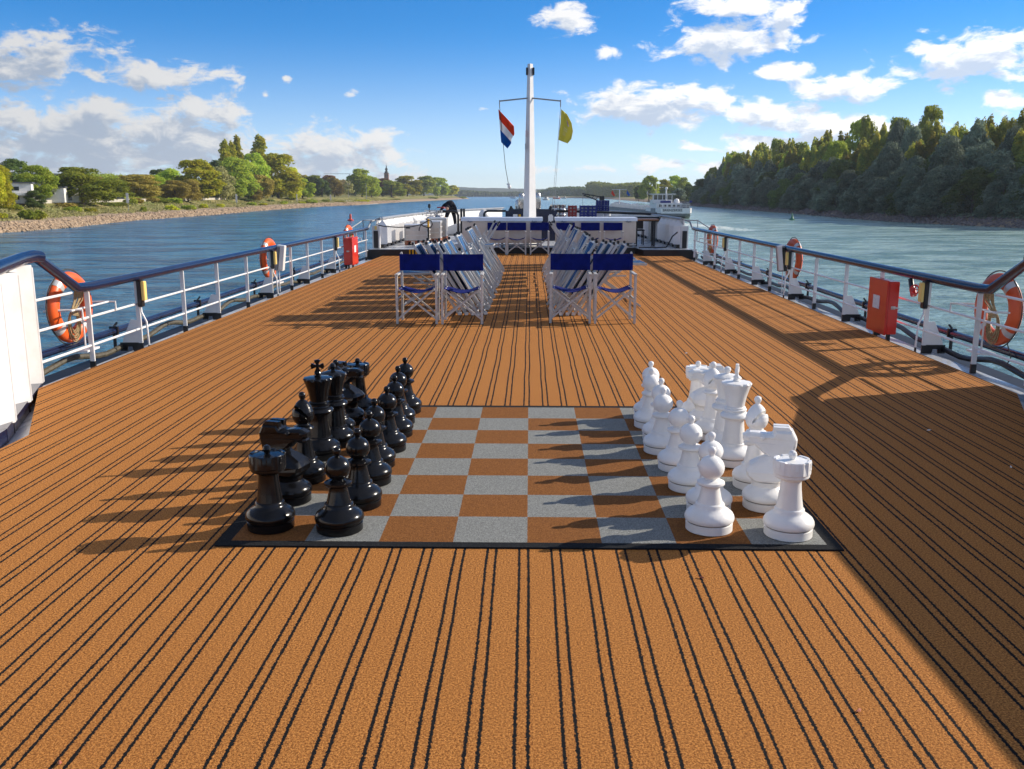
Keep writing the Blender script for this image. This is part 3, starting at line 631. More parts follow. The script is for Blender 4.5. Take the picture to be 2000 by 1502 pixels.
# ------------------------------------------------------------------ chess pieces
BASE = [(.0, 0), (.108, 0), (.113, .004), (.113, .040), (.108, .044)]
SEAM = [(.1085, .0435), (.1085, .0495)]
SKIRT = [(.110, .049), (.1175, .053), (.120, .062), (.1185, .074), (.111, .088), (.094, .102), (.078, .112), (.071, .122), (.0705, .132), (.066, .137), (.0, .137)]
def knob(z, r=.021): return [(.012, z), (.013, z + .008), (r * .8, z + .014), (r, z + .027), (r * .8, z + .040), (r * .35, z + .046), (.0, z + .0465)]
def lobed_crown(m, n, r0, z0, r1, z1, lobes, depth, dz):
    pass
def piece(kind, black):
    t = thing({'pawn': 'chess_pawn', 'rook': 'chess_rook', 'knight': 'chess_knight', 'bishop': 'chess_bishop', 'queen': 'chess_queen', 'king': 'chess_king'}[kind], 'x', 'chess piece')
    mt = M['blackp'] if black else M['whitep']
    big = 1.04 if kind in ('king', 'queen') else 1.
    sc = lambda pr: [(r * big, z) for r, z in pr]
    b = MB().lathe(sc(BASE), 48).build('base', mt, t, smooth=True)
    MB().lathe(sc(SEAM), 48).build('seam_ring', M['blackp'] if black else M['seam'], b, smooth=True)
    def stem(pr): MB().lathe(sc(SKIRT[:-1]) + pr, 48).build('stem', mt, t, smooth=True)
    if kind == 'pawn':
        stem([(.061, .139), (.0535, .165), (.047, .195), (.043, .215), (.044, .222), (.060, .226), (.067, .233), (.066, .243), (.052, .250), (.034, .254), (0, .254)])
        pr = [(.030, .252)] + [(.0625 * math.cos(a), .312 + .060 * math.sin(a)) for a in np.linspace(-1.05, 1.36, 18)] + knob(.370, .0205)
        MB().lathe(pr, 48).build('head', mt, t, smooth=True)
    elif kind == 'rook':
        stem([(.063, .139), (.057, .175), (.051, .225), (.048, .265), (.049, .275), (0, .276)])
        m = MB(); n = 72; prof = [(.048, .274), (.060, .282), (.080, .292), (.084, .298), (.084, .309), (.088, .313), (.088, .372), (.086, .376), (.074, .3765), (.071, .372), (.02, .375)]
        N = len(prof); vs = []
        for i, (r, z) in enumerate(prof):
            for k in range(n):
                a = 2 * math.pi * k / n; notch = (k % 12) in (0, 1, 2)
                rr, zz = r, z
                if notch and 5 < i < 9: rr = min(rr, .081)
                if notch and i in (7, 8): zz = z - .006
                vs.append((rr * math.cos(a), rr * math.sin(a), zz))
        fs = [(i * n + k, i * n + (k + 1) % n, (i + 1) * n + (k + 1) % n, (i + 1) * n + k) for i in range(N - 1) for k in range(n)]
        fs.append(tuple((N - 1) * n + k for k in range(n)))
        m.add(vs, fs)
        # recessed merlon marks cut in the drum
        m.lathe([(0, .372)] + knob(.371, .0205), 32)
        for k in range(6):
            a = 2 * math.pi * (k + .55) / 6
            m.box((.0875 * math.cos(a), .0875 * math.sin(a), .338), (.004, .022, .005), rz=a)
            for q in (-1, 1): m.box((.0873 * math.cos(a + q * .13), .0873 * math.sin(a + q * .13), .353), (.004, .004, .035), rz=a + q * .13)
        m.build('head', mt, t, smooth=True, angle=28)
    elif kind == 'bishop':
        stem([(.060, .139), (.052, .17), (.044, .22), (.039, .27), (.037, .295), (.040, .300), (.054, .304), (.059, .311), (.054, .319), (.040, .323), (.036, .327), (.040, .331), (.038, .336), (0, .337)])
        pr = [(.036, .334), (.048, .345), (.058, .362), (.0625, .383), (.060, .405), (.050, .430), (.036, .452), (.022, .466), (.013, .472)] + knob(.470, .0205)
        zz_ = [p_[1] for p_ in pr[:9]]; rr_ = [p_[0] for p_ in pr[:9]]
        # resample the onion finely, then sink a slanting slit that opens at the upper side
        fine = [(float(np.interp(z, zz_, rr_)), float(z)) for z in np.linspace(zz_[0], zz_[-1], 70)]
        h = MB().lathe(fine, 120); vv = []
        for (x, y, z) in h.v:
            hw = .006 + .20 * max(0, -x); d_ = z - (.372 - 1.25 * x)
            if x < -.006 and abs(d_) < hw and z < .466: x, y = x * .30 - .004, y * .62
            vv.append((x, y, z))
        h.v = vv; h.lathe([(.012, .468)] + knob(.470, .0205), 36)
        h.build('head', mt, t, smooth=True, angle=50)
    elif kind == 'knight':
        MB().lathe(SKIRT[:-3] + [(.074, .138), (.080, .150), (0, .151)], 48).build('stem', mt, t, smooth=True)
        # outline seen from the side, muzzle to -x
        P = [(-.118, .388), (-.116, .362), (-.106, .353), (-.112, .345), (-.108, .330), (-.085, .328), (-.060, .335), (-.040, .318), (-.020, .296), (.002, .286), (-.012, .275), (-.040, .262), (-.078, .235), (-.096, .208), (-.090, .180), (-.060, .152), (-.040, .146), (.045, .146), (.072, .160), (.092, .200), (.104, .250), (.118, .300), (.128, .345), (.130, .378), (.108, .424), (.030, .424), (.016, .400), (-.010, .398), (-.045, .404), (-.085, .404)]
        P = [((x - .01) * 1.10 + .01, z) for x, z in P]
        n = len(P)
        def half(x, z):
            if z < .29: return .050 + .034 * min(1, (.29 - z) / .09)
            return .030 + .024 * min(1, max(0, (x + .12) / .16))
        def inset(d_):
            out = []
            for i in range(n):
                a_, b_, c_ = Vector(P[i - 1]), Vector(P[i]), Vector(P[(i + 1) % n])
                e1, e2 = (b_ - a_).normalized(), (c_ - b_).normalized(); nn_ = Vector((e1.y + e2.y, -(e1.x + e2.x)))
                nn_ = nn_.normalized() if nn_.length > 1e-4 else Vector((e1.y, -e1.x))
                out.append((b_.x - nn_.x * d_ * SGN, b_.y - nn_.y * d_ * SGN))
            return out
        area = sum(P[i - 1][0] * P[i][1] - P[i][0] * P[i - 1][1] for i in range(n)); SGN = 1 if area > 0 else -1
        from mathutils.geometry import tessellate_polygon
        m = MB(); vs = []; fs = []
        L3 = [(P, .60), (inset(.007), .88), (inset(.016), 1.0)]
        for s_ in (-1, 1):
            for rg, yy in L3:
                for (x, z), (px_, pz_) in zip(rg, P): vs.append((x, s_ * half(px_, pz_) * yy, z))
        for s_ in range(2):
            o_ = s_ * 3 * n
            for k in range(2):
                for i in range(n):
                    j = (i + 1) % n; fs.append((o_ + k * n + i, o_ + k * n + j, o_ + (k + 1) * n + j, o_ + (k + 1) * n + i))
            for tri in tessellate_polygon([[Vector((x, z, 0)) for x, z in L3[2][0]]]): fs.append(tuple(o_ + 2 * n + q for q in tri))
        for i in range(n):
            j = (i + 1) % n; fs.append((i, j, 3 * n + j, 3 * n + i))
        m.add(vs, fs)
        for sg in (-1, 1):
            m.ball((-.030, sg * .045, .382), .013, 10); m.ball((-.100, sg * .030, .378), .011, 10, (1, .6, 1))
            m.prism([(.022, .396), (.118, .396), (.122, .412), (.098, .440), (.022, .440)], .030, c=(0, sg * .026, 0))
            m.box((-.088, sg * .030, .3525), (.05, .012, .004))
        for k in range(9): m.box((.112 - .003 * k, 0, .375 - .020 * k), (.022, .05, .009), M=Matrix.Rotation(R(-14), 3, 'Y'))
        o_ = m.build('head', mt, t, bevel=0)
        md = o_.modifiers.new('w', 'BEVEL'); md.width = .0035; md.segments = 2; md.limit_method = 'ANGLE'; md.angle_limit = R(22)
    else:
        kq = kind == 'king'; dz = 0 if kq else -.02
        stem([(.070, .139), (.064, .18), (.058, .23), (.055, .27 + dz), (.058, .278 + dz), (.080, .286 + dz), (.089, .298 + dz), (.086, .309 + dz), (.074, .318 + dz), (.062, .323 + dz), (.060, .330 + dz), (.068, .334 + dz), (.068, .341 + dz), (.058, .346 + dz), (.062, .352 + dz), (.056, .358 + dz), (0, .358 + dz)])
        n = 80; lob = 10
        prof = [(.053, .356), (.056, .38), (.064, .42), (.078, .465), (.088, .488), (.092, .498), (.088, .504), (.06, .508), (.02, .510)]
        if not kq: prof = [(.053, .336), (.055, .36), (.063, .40), (.076, .44), (.086, .462), (.089, .472), (.083, .478), (.055, .488), (.02, .496)]
        vs = []
        for i, (r, z) in enumerate(prof):
            for k in range(n):
                a = 2 * math.pi * k / n; w = abs(math.sin(a * lob / 2))
                rr = r - (.008 * (1 - w) if 3 < i < 7 else 0)
                vs.append((rr * math.cos(a), rr * math.sin(a), z - (.012 * (1 - w) ** 1.5 if 3 < i < 6 else 0)))
        m = MB().add(vs, [(i * n + k, i * n + (k + 1) % n, (i + 1) * n + (k + 1) % n, (i + 1) * n + k) for i in range(len(prof) - 1) for k in range(n)] + [tuple((len(prof) - 1) * n + k for k in range(n))])
        if kq: m.lathe([(.02, .508), (.022, .516), (.013, .520), (.016, .526), (.022, .533), (.018, .541), (.010, .545), (0, .545)], 28)
        else: m.lathe(knob(.494, .022), 28)
        hd = m.build('crown', mt, t, smooth=True, angle=30)
        if kq:
            def fl(a):  # one flared arm
                ca_, sa_ = math.cos(a), math.sin(a)
                return [(ca_ * u - sa_ * v, sa_ * u + ca_ * v + .575) for u, v in ((.008, .007), (.036, .019), (.041, 0), (.036, -.019), (.008, -.007))]
            c = MB()
            for a in (0, math.pi / 2, math.pi, -math.pi / 2): c.prism(fl(a), .018)
            c.box((0, 0, .575), (.02, .0176, .02)); c.box((0, 0, .550), (.014, .014, .02))
            c.build('cross', mt, hd, bevel=.002)
    return t
ORD = ['nearest', 'second', 'third', 'fourth', 'fifth', 'sixth', 'seventh', 'farthest']
PB = [(-.922, 4.238), (-.889, 4.594), (-.895, 4.988), (-.920, 5.311), (-.900, 5.667), (-.903, 6.03), (-.929, 6.37), (-.924, 6.71)]
PW = [(.881, 4.279), (.932, 4.557), (.891, 4.915), (.885, 5.292), (.844, 5.665), (.872, 5.961), (.855, 6.313), (.885, 6.589)]
BACK = [('rook', 0), ('knight', 0), ('bishop', 0), ('king', 0), ('queen', 0), ('bishop', 1), ('knight', 1), ('rook', 1)]
BXB = [(-1.266, 4.262), (-1.275, 4.66), (-1.276, 5.022), (-1.295, 5.50), (-1.262, 5.78), (-1.300, 6.05), (-1.29, 6.36), (-1.271, 6.67)]
BXW = [(1.247, 4.211), (1.235, 4.61), (1.259, 4.961), (1.24, 5.409), (1.251, 5.72), (1.221, 6.02), (1.24, 6.33), (1.229, 6.598)]
for black in (True, False):
    cn = 'black' if black else 'white'
    proto = {}
    def put(kind, x, y, rz, label):
        if kind not in proto: proto[kind] = o = piece(kind, black)
        else: o = copy_tree(proto[kind])
        o.location = (x, y, .0087); o.rotation_euler = (0, 0, rz); o['label'] = label; o['group'] = 'giant %s chess pieces' % cn
    for i, (x, y) in enumerate(PB if black else PW):
        put('pawn', x, y, random.uniform(0, 6), '%s plastic chess pawn, %s from the camera in the row of pawns' % (cn, ORD[i]))
    for (kind, far), (x, y) in zip(BACK, BXB if black else BXW):
        rz = 0
        if kind == 'knight': rz = (R(180) if black else 0) + random.uniform(-.12, .12) + (R(-14) if black else R(-6))
        if kind == 'rook': rz = random.uniform(0, 1)
        if kind == 'bishop': rz = R(41) if black else R(139)
        if kind == 'king': rz = R(8) if black else R(70)
        w = {'rook': 'castle topped rook', 'knight': 'horse head knight', 'bishop': 'bishop with slit head', 'king': 'king with cross on its crown', 'queen': 'queen with ball on her crown'}[kind]
        lab = '%s %s' % (cn, w)
        if kind in ('rook', 'knight', 'bishop'): lab += ', the %s of the two' % ('farther' if far else 'nearer')
        put(kind, x, y, rz, lab)

# ------------------------------------------------------------------ director's chairs
def directors_chair():
    t = thing('directors_chair', 'x', 'chair')
    A = M['alu']
    for sx in (-1, 1):
        MB().box((sx * .250, -.20, .305), (.030, .042, .61)).box((sx * .250, -.222, .09), (.014, .006, .014)).build('leg', A, t, bevel=.003)
        p = MB().prism([(-.015, 0), (.015, 0), (.015, .868), (.008, .884), (-.008, .884), (-.015, .868)], .026, c=(sx * .236, .20, 0))
        p.build('back_post', A, t, bevel=.002)
        MB().box((sx * .247, -.01, .622), (.045, .46, .020)).build('armrest', A, t, bevel=.005)
        MB().box((sx * .215, 0, .432), (.028, .40, .028)).build('seat_rail', A, t, bevel=.004)
        MB().box((sx * .245, 0, .305), (.022, .40, .026)).build('side_rail', A, t, bevel=.003)
        for y in (-.185, .165):
            q = y + .012 * sx
            MB().bar((sx * .238, q, .065), (-sx * .215, q, .432), .022, .026, up=(0, 1, 0)).build('brace', A, t, bevel=.003)
    n = 14; v = []; f = []
    for i in range(n + 1):
        u = i / n; x = -.225 + .45 * u; sag = .050 * (1 - (2 * u - 1) ** 2)
        for j in range(7):
            y = -.20 + .40 * j / 6; v.append((x, y, .452 - sag + .006 * math.sin(9 * u + 2 * j)))
    v2 = [(a, b, c - .006) for a, b, c in v]; N = len(v); f = []
    for i in range(n):
        for j in range(6):
            a = i * 7 + j; f.append((a, a + 1, a + 8, a + 7)); f.append((N + a, N + a + 7, N + a + 8, N + a + 1))
    for j in range(6): f.append((j, N + j, N + j + 1, j + 1)); f.append((n * 7 + j, n * 7 + j + 1, N + n * 7 + j + 1, N + n * 7 + j))
    for i in range(n): f.append((i * 7, i * 7 + 7, N + i * 7 + 7, N + i * 7)); f.append((i * 7 + 6, N + i * 7 + 6, N + i * 7 + 13, i * 7 + 13))
    MB().add(v + v2, f).build('seat', M['blue_fabric'], t, smooth=True)
    m = MB(); v = []
    for i in range(15):
        u = i / 14; x = -.258 + .516 * u; bow = .020 * (1 - (2 * u - 1) ** 2)
        for z in (.645, .715, .79, .858): v.append((x, .183 + bow + .003 * math.sin(14 * u + z * 30), z - .004 * math.sin(math.pi * u)))
    v2 = [(a, b + .007, c) for a, b, c in v]; N = len(v); f = []
    for i in range(14):
        for j in range(3): a = i * 4 + j; f.append((a, a + 1, a + 5, a + 4)); f.append((N + a, N + a + 4, N + a + 5, N + a + 1))
        f.append((i * 4, i * 4 + 4, N + i * 4 + 4, N + i * 4)); f.append((i * 4 + 3, N + i * 4 + 3, N + i * 4 + 7, i * 4 + 7))
    m.add(v + v2, f)
    for sx in (-1, 1): m.box((sx * .236, .20, .752), (.046, .042, .212))
    m.build('backrest', M['blue_fabric'], t, smooth=True)
    return t
CH = [(-1.425, 11.76, 0, 'leftmost of the four near ones'), (-.855, 11.75, .02, 'second from the left of the four near ones'), (.525, 11.88, -.03, 'third from the left of the four near ones'), (1.085, 11.86, .01, 'rightmost of the four near ones'),
      (-.90, 25.45, .03, 'leftmost in the far row against the left locker'), (-.36, 25.45, 0, 'second from the left in the far row'), (.27, 25.5, 0, 'third from the left in the far row'), (.99, 25.4, .05, 'at the left end of the right locker'), (1.66, 25.4, 0, 'in the middle of the right locker front'), (2.28, 25.42, -.02, 'rightmost in the far row against the right locker')]
pc = directors_chair()
for i, (x, y, rz, lab) in enumerate(CH):
    o = pc if i == 0 else copy_tree(pc)
    o.location = (x, y, 0); o.rotation_euler = (0, 0, rz); o['label'] = "blue and silver director's chair, " + lab
    o['group'] = 'near folding chairs' if i < 4 else 'folding chairs along the lockers'

# ------------------------------------------------------------------ folded deck loungers
def sling_sheet(pa, pb, hw, sag, n=14, nd=(1, 0, 0)):
    """striped cloth from pa to pb (xz points), +-hw in y"""
    v = []; pa, pb = Vector(pa), Vector(pb); nd = Vector(nd)
    for i in range(n + 1):
        u = i / n; p = pa.lerp(pb, u) - nd * sag * math.sin(math.pi * u)
        for j in range(9): v.append((p.x, -hw + 2 * hw * j / 8, p.z))
    N = len(v); v2 = [(a + nd.x * .004, b, c + nd.z * .004) for a, b, c in v]; f = []
    for i in range(n):
        for j in range(8): a = i * 9 + j; f.append((a, a + 1, a + 10, a + 9)); f.append((N + a, N + a + 9, N + a + 10, N + a + 1))
    return MB().add(v + v2, f)
def folded_lounger(tilt, spread):
    """stands on its foot bar at the origin and leans towards -x"""
    t = thing('folded_lounger', 'x', 'deck lounger'); A = M['alu']
    a = R(tilt); d = Vector((-math.sin(a), 0, math.cos(a))); nn = Vector((math.cos(a), 0, math.sin(a)))
    L_ = 1.13
    for sy in (-1, 1):
        y = Vector((0, sy * .27, 0))
        MB().bar(y + Vector((0, 0, .02)), y + d * L_, .022, .036, up=nn).build('long_rail', A, t, bevel=.003)
        p0 = y * .9 + nn * .05 + Vector((0.02, 0, .05)); p1 = y * .9 + d * (L_ * .80) + nn * (.05 + spread)
        MB().bar(p0, p1, .020, .030, up=nn).build('leg_rail', A, t, bevel=.003)
        q0 = y * 1.08 + d * .36 + nn * .075; q1 = q0 + d * .46
        MB().bar(q0, q1, .030, .018, up=nn).build('armrest', A, t, bevel=.003)
        MB().box(y + Vector((.012, 0, .022)), (.05, .034, .044)).build('foot_cap', M['whitep'], t, bevel=.006)
        MB().box(y + d * (L_ + .01), (.034, .030, .040)).build('end_cap', M['black'], t, bevel=.004)
    for u in (.03, .30, .62, .98): MB().tube([d * L_ * u + Vector((0, -.27, 0)), d * L_ * u + Vector((0, .27, 0))], .011, 8).build('crossbar', A, t, smooth=True)
    for u in (.1, .75): MB().tube([d * L_ * u + nn * (.05 + spread * u) + Vector((0, -.25, 0)), d * L_ * u + nn * (.05 + spread * u) + Vector((0, .25, 0))], .011, 8).build('crossbar', A, t, smooth=True)
    sling_sheet(d * L_ * .97 + nn * .012, d * .30 + nn * .012, .245, .02 + spread * .4, nd=nn).build('sling', M['sling'], t, smooth=True)
    return t
lp = [folded_lounger(30, .005), folded_lounger(32, .02), folded_lounger(28, .03)]
lk = 0; used = set()
WORD = ['first', 'second', 'third', 'fourth', 'fifth', 'sixth', 'seventh', 'eighth', 'ninth', 'tenth', 'eleventh', 'twelfth', 'thirteenth', 'fourteenth', 'fifteenth', 'sixteenth']
def put_lounger(x, y, rz, z, label, k):
    if k not in used: used.add(k); o = lp[k]
    else: o = copy_tree(lp[k])
    o.location = (x, y, z); o.rotation_euler = (random.uniform(-.012, .012), random.uniform(-.02, .02), rz); o['label'] = label; o['group'] = 'folded loungers stacked beside the aisle'
rr = random.Random(3)
for side in (-1, 1):
    nm = 'left' if side < 0 else 'right'
    x0 = -.60 if side < 0 else .34
    i = 0
    for r in range(9):
        y = 12.75 + r * .80
        put_lounger(x0 + rr.uniform(-.02, .02), y, (0 if side < 0 else math.pi) + rr.uniform(-.05, .05), .002, 'folded blue striped lounger leaning outward, %s along the aisle on the %s' % (WORD[i], nm), i % 3); i += 1
    for r in range(4):
        put_lounger(x0 + side * (.10 + .085 * r), 12.66 + .02 * r, (0 if side < 0 else math.pi) + rr.uniform(-.03, .03), .002, 'folded lounger nested by the first one on the %s, %s layer outward' % (nm, WORD[r]), r % 2)
    for r in range(3):
        put_lounger(x0 + side * .72, 20.3 + r * .75, (math.pi if side < 0 else 0) + rr.uniform(-.05, .05), .002, 'folded lounger leaning toward the aisle at the far %s end, %s from the camera' % (nm, WORD[r]), 1 + r % 2)
def open_lounger():
    t = thing('open_lounger', 'x', 'deck lounger'); A = M['alu']
    for sy in (-1, 1):
        MB().bar((-.62, sy * .29, .66), (.62, sy * .29, .63), .022, .036).build('long_rail', A, t, bevel=.003)
        MB().bar((-.55, sy * .27, .02), (.36, sy * .27, .62), .020, .030).build('leg', A, t, bevel=.003)
        MB().bar((.55, sy * .25, .02), (-.36, sy * .25, .62), .020, .030).build('leg', A, t, bevel=.003)
        MB().bar((-.25, sy * .31, .46), (.32, sy * .31, .47), .045, .018).build('armrest', A, t, bevel=.003)
    for x, z in ((-.61, .66), (.61, .63), (-.53, .03), (.53, .03)): MB().tube([(x, -.28, z), (x, .28, z)], .011, 8).build('crossbar', A, t, smooth=True)
    sling_sheet((-.60, 0, .68), (.60, 0, .65), .25, .05, nd=(0, 0, 1)).build('sling', M['sling'], t, smooth=True)
    return t
ol = open_lounger()
for i, (x, y, rz, lab) in enumerate([(1.05, 13.55, .05, 'near flat lounger with striped blue cloth behind the right pair of near chairs'), (1.02, 14.35, -.02, 'second flat lounger with striped cloth behind the right pair of chairs'), (-1.42, 13.5, .03, 'low flat lounger with striped cloth behind the left pair of near chairs'), (-1.30, 17.9, -.02, 'flat blue striped lounger beyond the left folded loungers')]):
    o = ol if i == 0 else copy_tree(ol)
    o.location = (x, y, 0); o.rotation_euler = (0, 0, rz + (math.pi if x < 0 else 0)); o['label'] = lab; o['group'] = 'flat opened loungers'
    if i == 2: o.scale = (.8, 1, .78)

# ------------------------------------------------------------------ forward deck: lockers, mast, flags
def locker(x0, x1, y, label):
    t = thing('storage_locker', label, 'storage locker', ((x0 + x1) / 2, y, 0), 0, 'aluminium storage lockers'); w = x1 - x0
    MB().box((0, .40, .58), (w - .02, .76, .60)).build('box', M['alu_box'], t, bevel=.006)
    MB().prism([(-.03, .0), (.80, .06), (.80, .10), (.0, .095), (-.03, .045)], w + .04, M=Matrix.Rotation(R(90), 3, 'Z'), c=(0, 0, .885)).build('lid', M['lid'], t, bevel=.003)
    for q in (-.40, .40):
        MB().box((q * w, -.005, .88), (.16, .03, .05)).tube([(q * w - .05, -.02, .90), (q * w, -.05, .85), (q * w + .06, -.02, .88)], .012, 6).build('latch', M['grey'], t, bevel=.003)
    for q in (-.45, 0, .45):
        MB().box((q * w, .35, .225), (.06, .5, .11)).build('foot_block', M['grey'], t)
    MB().tube([(-w / 2, -.02, .24), (w / 2, -.02, .24)], .022, 8).build('pipe', M['alu'], t, smooth=True)
locker(-1.90, .34, 26.0, 'long aluminium locker left of the gap, in front of the mast')
locker(.72, 2.97, 26.0, 'long aluminium locker right of the gap')

t = thing('mast', 'tall tapered white mast with grey crossarm rising behind the lockers', 'mast', (-.005, 27.0, FORE))
H_ = 5.02
def frus(w0, d0, w1, d1, h, z0=0):
    v = [(sx * w / 2, sy * d / 2, z) for w, d, z in ((w0, d0, z0), (w1, d1, h)) for sx, sy in ((-1, -1), (1, -1), (1, 1), (-1, 1))]
    return MB().add(v, [(3, 2, 1, 0), (4, 5, 6, 7), (0, 1, 5, 4), (1, 2, 6, 5), (2, 3, 7, 6), (3, 0, 4, 7)])
pol = frus(.40, .34, .155, .14, H_); pol.v = [(x * .7 - y * .7, x * .7 + y * .7, z) if False else (x, y, z) for x, y, z in pol.v]
def octo(w, z, c=.28): return [(-w / 2, 0, z), (-w * .04, -w / 2, z), (w / 2, w * .06, z), (w * .4, w * .4, z), (0, w / 2, z), (-w * .4, w * .38, z)]
v = octo(.42, 0) + octo(.155, H_)
MB().add(v, [tuple(range(5, -1, -1)), tuple(range(6, 12))] + [(i, (i + 1) % 6, (i + 1) % 6 + 6, i + 6) for i in range(6)]).build('pole', M['white'], t, bevel=.004)
for sx in (-1, 1):
    MB().tube([(sx * .05, -.02, 4.10), (sx * .86, -.02, 4.02)], .020, 10).tube([(sx * .86, -.02, 4.05), (sx * .86, -.02, 3.86)], .014, 8).build('crossarm', M['grey'], t, smooth=True)
    MB().box((sx * .095, 0, 4.82), (.05, .11, .20)).build('mast_light', M['black'], t, bevel=.008)
for k, (c, z) in enumerate((('buoyred', 3.15), ('white', 2.97), ('navy', 2.79))):
    MB().box((-.118 - .008 * k, -.085 , z - .02), (.012, .06, .17)).build('painted_band', M[c], t)
MB().tube([(-.86, -.02, 3.86), (-.80, -.02, 3.25), (-.70, .1, 2.2), (-.62, .2, 1.75)], .009, 6).build('halyard', M['ropedark'], t, smooth=True)
MB().box((-.62, .2, 1.73), (.09, .05, .05)).ball((-.59, .2, 1.66), .055, 8).build('halyard_block', M['white'], t, smooth=True)
for q in (0, .03): MB().tube([(.86, -.02, 3.86), (.80 - q, -.02, 2.6), (.70 - q * 2, .0, 1.0)], .005, 5).build('halyard', M['grey'], t, smooth=True)

def cloth_flag(name, label, loc, hoist, fly, mats, split, nx=26, nz=26, phase=0., amp=.05, curve=.0):
    """hoist and fly are lists of (x,z) from top to bottom; split(u,v) picks the material"""
    def pt(L_, v):
        f = v * (len(L_) - 1); i = min(int(f), len(L_) - 2); f -= i
        return L_[i][0] * (1 - f) + L_[i + 1][0] * f, L_[i][1] * (1 - f) + L_[i + 1][1] * f
    v = []; fc = []
    for j in range(nz + 1):
        for i in range(nx + 1):
            u, w = i / nx, j / nz; a, b = pt(hoist, w), pt(fly, w)
            bul = math.sin(math.pi * u)
            x = a[0] * (1 - u) + b[0] * u + curve * bul * .5; z = a[1] * (1 - u) + b[1] * u + curve * bul
            y = amp * u ** .6 * math.sin(7.5 * u + 2.2 * w + phase) + amp * .4 * math.sin(13 * w + 5 * u) * u
            v.append((x, y, z))
    me = MB(); N = len(v); me.v = v; mi = []
    for j in range(nz):
        for i in range(nx):
            a = j * (nx + 1) + i; me.f.append((a, a + 1, a + nx + 2, a + nx + 1)); mi.append(split((i + .5) / nx, (j + .5) / nz))
    mesh = bpy.data.meshes.new(name); mesh.from_pydata(me.v, [], me.f)
    for m_ in mats: mesh.materials.append(m_)
    for p, k in zip(mesh.polygons, mi): p.material_index = k; p.use_smooth = True
    o = link(bpy.data.objects.new(name, mesh)); o.location = loc
    md = o.modifiers.new('s', 'SOLIDIFY'); md.thickness = .003
    return tag(o, label, 'flag')
def flagm(name, c): 
    t_ = NT(name); b = t_.bsdf(c, .8, spec=.2); tr = t_.n('ShaderNodeBsdfTranslucent'); tr.inputs[0].default_value = (*c, 1); mx = t_.n('ShaderNodeMixShader'); mx.inputs[0].default_value = .35
    t_.l(b.outputs[0], mx.inputs[1]); t_.l(tr.outputs[0], mx.inputs[2]); return t_.fin(mx)
FR, FW, FB, FY, FT = flagm('flag red', (.70, .07, .025)), flagm('flag white', (.80, .80, .80)), flagm('flag blue', (.01, .12, .42)), flagm('flag mustard', (.66, .60, .10)), flagm('flag print', (.72, .68, .45))
YM = 27.0
cloth_flag('dutch_flag', 'red white and blue flag streaming from the left arm of the mast', (-.90, YM - .02, FORE),
           [(.0, 3.80), (.035, 3.40), (.075, 2.90)], [(.44, 3.34), (.455, 3.12), (.37, 2.98), (.36, 2.86), (.26, 2.72)],
           [FR, FW, FB], lambda u, v: 0 if v < .34 else (1 if v < .66 else 2), phase=.5, amp=.05)
def ysplit(u, v):
    # swoosh and two faint lines of print
    a = (u - .62) * .8 + (v - .36) * 1.2; b = (u - .62) * 1.2 - (v - .36) * .8
    if abs(b) < .075 and abs(a) < .16 - abs(b) * .4: return 1 if b > .025 and a < .1 else (2 if b > -.02 else 3)
    if .30 < u < .60 and (.56 < v < .60 or .63 < v < .66) and (int(u * 52) % 3): return 4
    if .28 < u < .52 and (.70 < v < .725 or .755 < v < .775) and (int(u * 52) % 2): return 4
    return 0
cloth_flag('mustard_flag', 'mustard yellow flag with a small red white and blue swoosh on the right arm', (.84, YM - .02, FORE),
           [(.03, 3.80), (.02, 3.45), (-.04, 2.96)], [(.20, 3.66), (.33, 3.42), (.37, 3.20), (.33, 2.98), (.22, 2.86)],
           [FY, FR, FW, FB, FT], ysplit, nx=52, nz=64, phase=2.5, amp=.03)

# engine cabinet with two cowls
t = thing('deck_machinery', 'black machinery cabinet with notices behind the mast', 'machinery cabinet', (.04, 30, FORE))
MB().box((0, 0, .47), (1.62, .9, .94)).box((0, 0, .96), (1.44, .8, .06)).build('cabinet', M['navy'], t, bevel=.01)
for x in (-.62, .64): MB().prism([(-.09, 0), (.10, 0), (.03, .05), (.01, .11), (-.05, .11), (-.07, .05)], .25, c=(x, 0, .97)).build('fairlead', M['black'], t, bevel=.004)
MB().box((-.50, -.455, .78), (.14, .01, .10)).build('notice', M['paper'], t)
MB().box((-.36, -.455, .77), (.07, .01, .11)).build('warning_label', M['safety'], t)
MB().box((.62, -.46, .66), (.16, .05, .26)).box((.62, -.47, .80), (.10, .06, .05)).build('switch_box', M['paper'], t, bevel=.005)
for x, h, lab in ((-.262, .50, 'polished steel ventilation cowl left of the mast'), (.255, .52, 'polished steel ventilation cowl right of the mast')):
    o = MB().lathe([(.075, 0), (.093, .03), (.096, h * .7), (.085, h * .88), (.055, h * .97), (0, h)], 32).build('vent_cowl', M['chrome'], smooth=True, loc=(x, 29.7, FORE + .99))
    tag(o, lab, 'ventilation cowl', 'polished cowls on the cabinet')
o = MB().lathe([(.085, 0), (.09, .2), (.07, .27), (0, .30)], 28).build('vent_cowl', M['chrome'], smooth=True, loc=(-.39, 30.2, FORE + .99)); tag(o, 'smaller pale cowl behind the left polished cowl', 'ventilation cowl')
def hoop(pts, r, label, name='tube_rail'):
    return tag(MB().tube(pts, r, 12).build(name, M['black'], smooth=True), label, 'tube rail')
hoop([(-1.47, 30, FORE), (-1.47, 30, 1.0), (-1.42, 30, 1.07), (-1.34, 30, 1.095), (-.76, 30, 1.095)], .035, 'bent black tube rail between the left locker and the cabinet')
hoop([(-2.9, 31, 1.06), (-2.52, 31, 1.07), (-2.42, 31, 1.03), (-2.38, 31, .95), (-2.38, 31, FORE)], .042, 'black tube hoop beside the bending person')
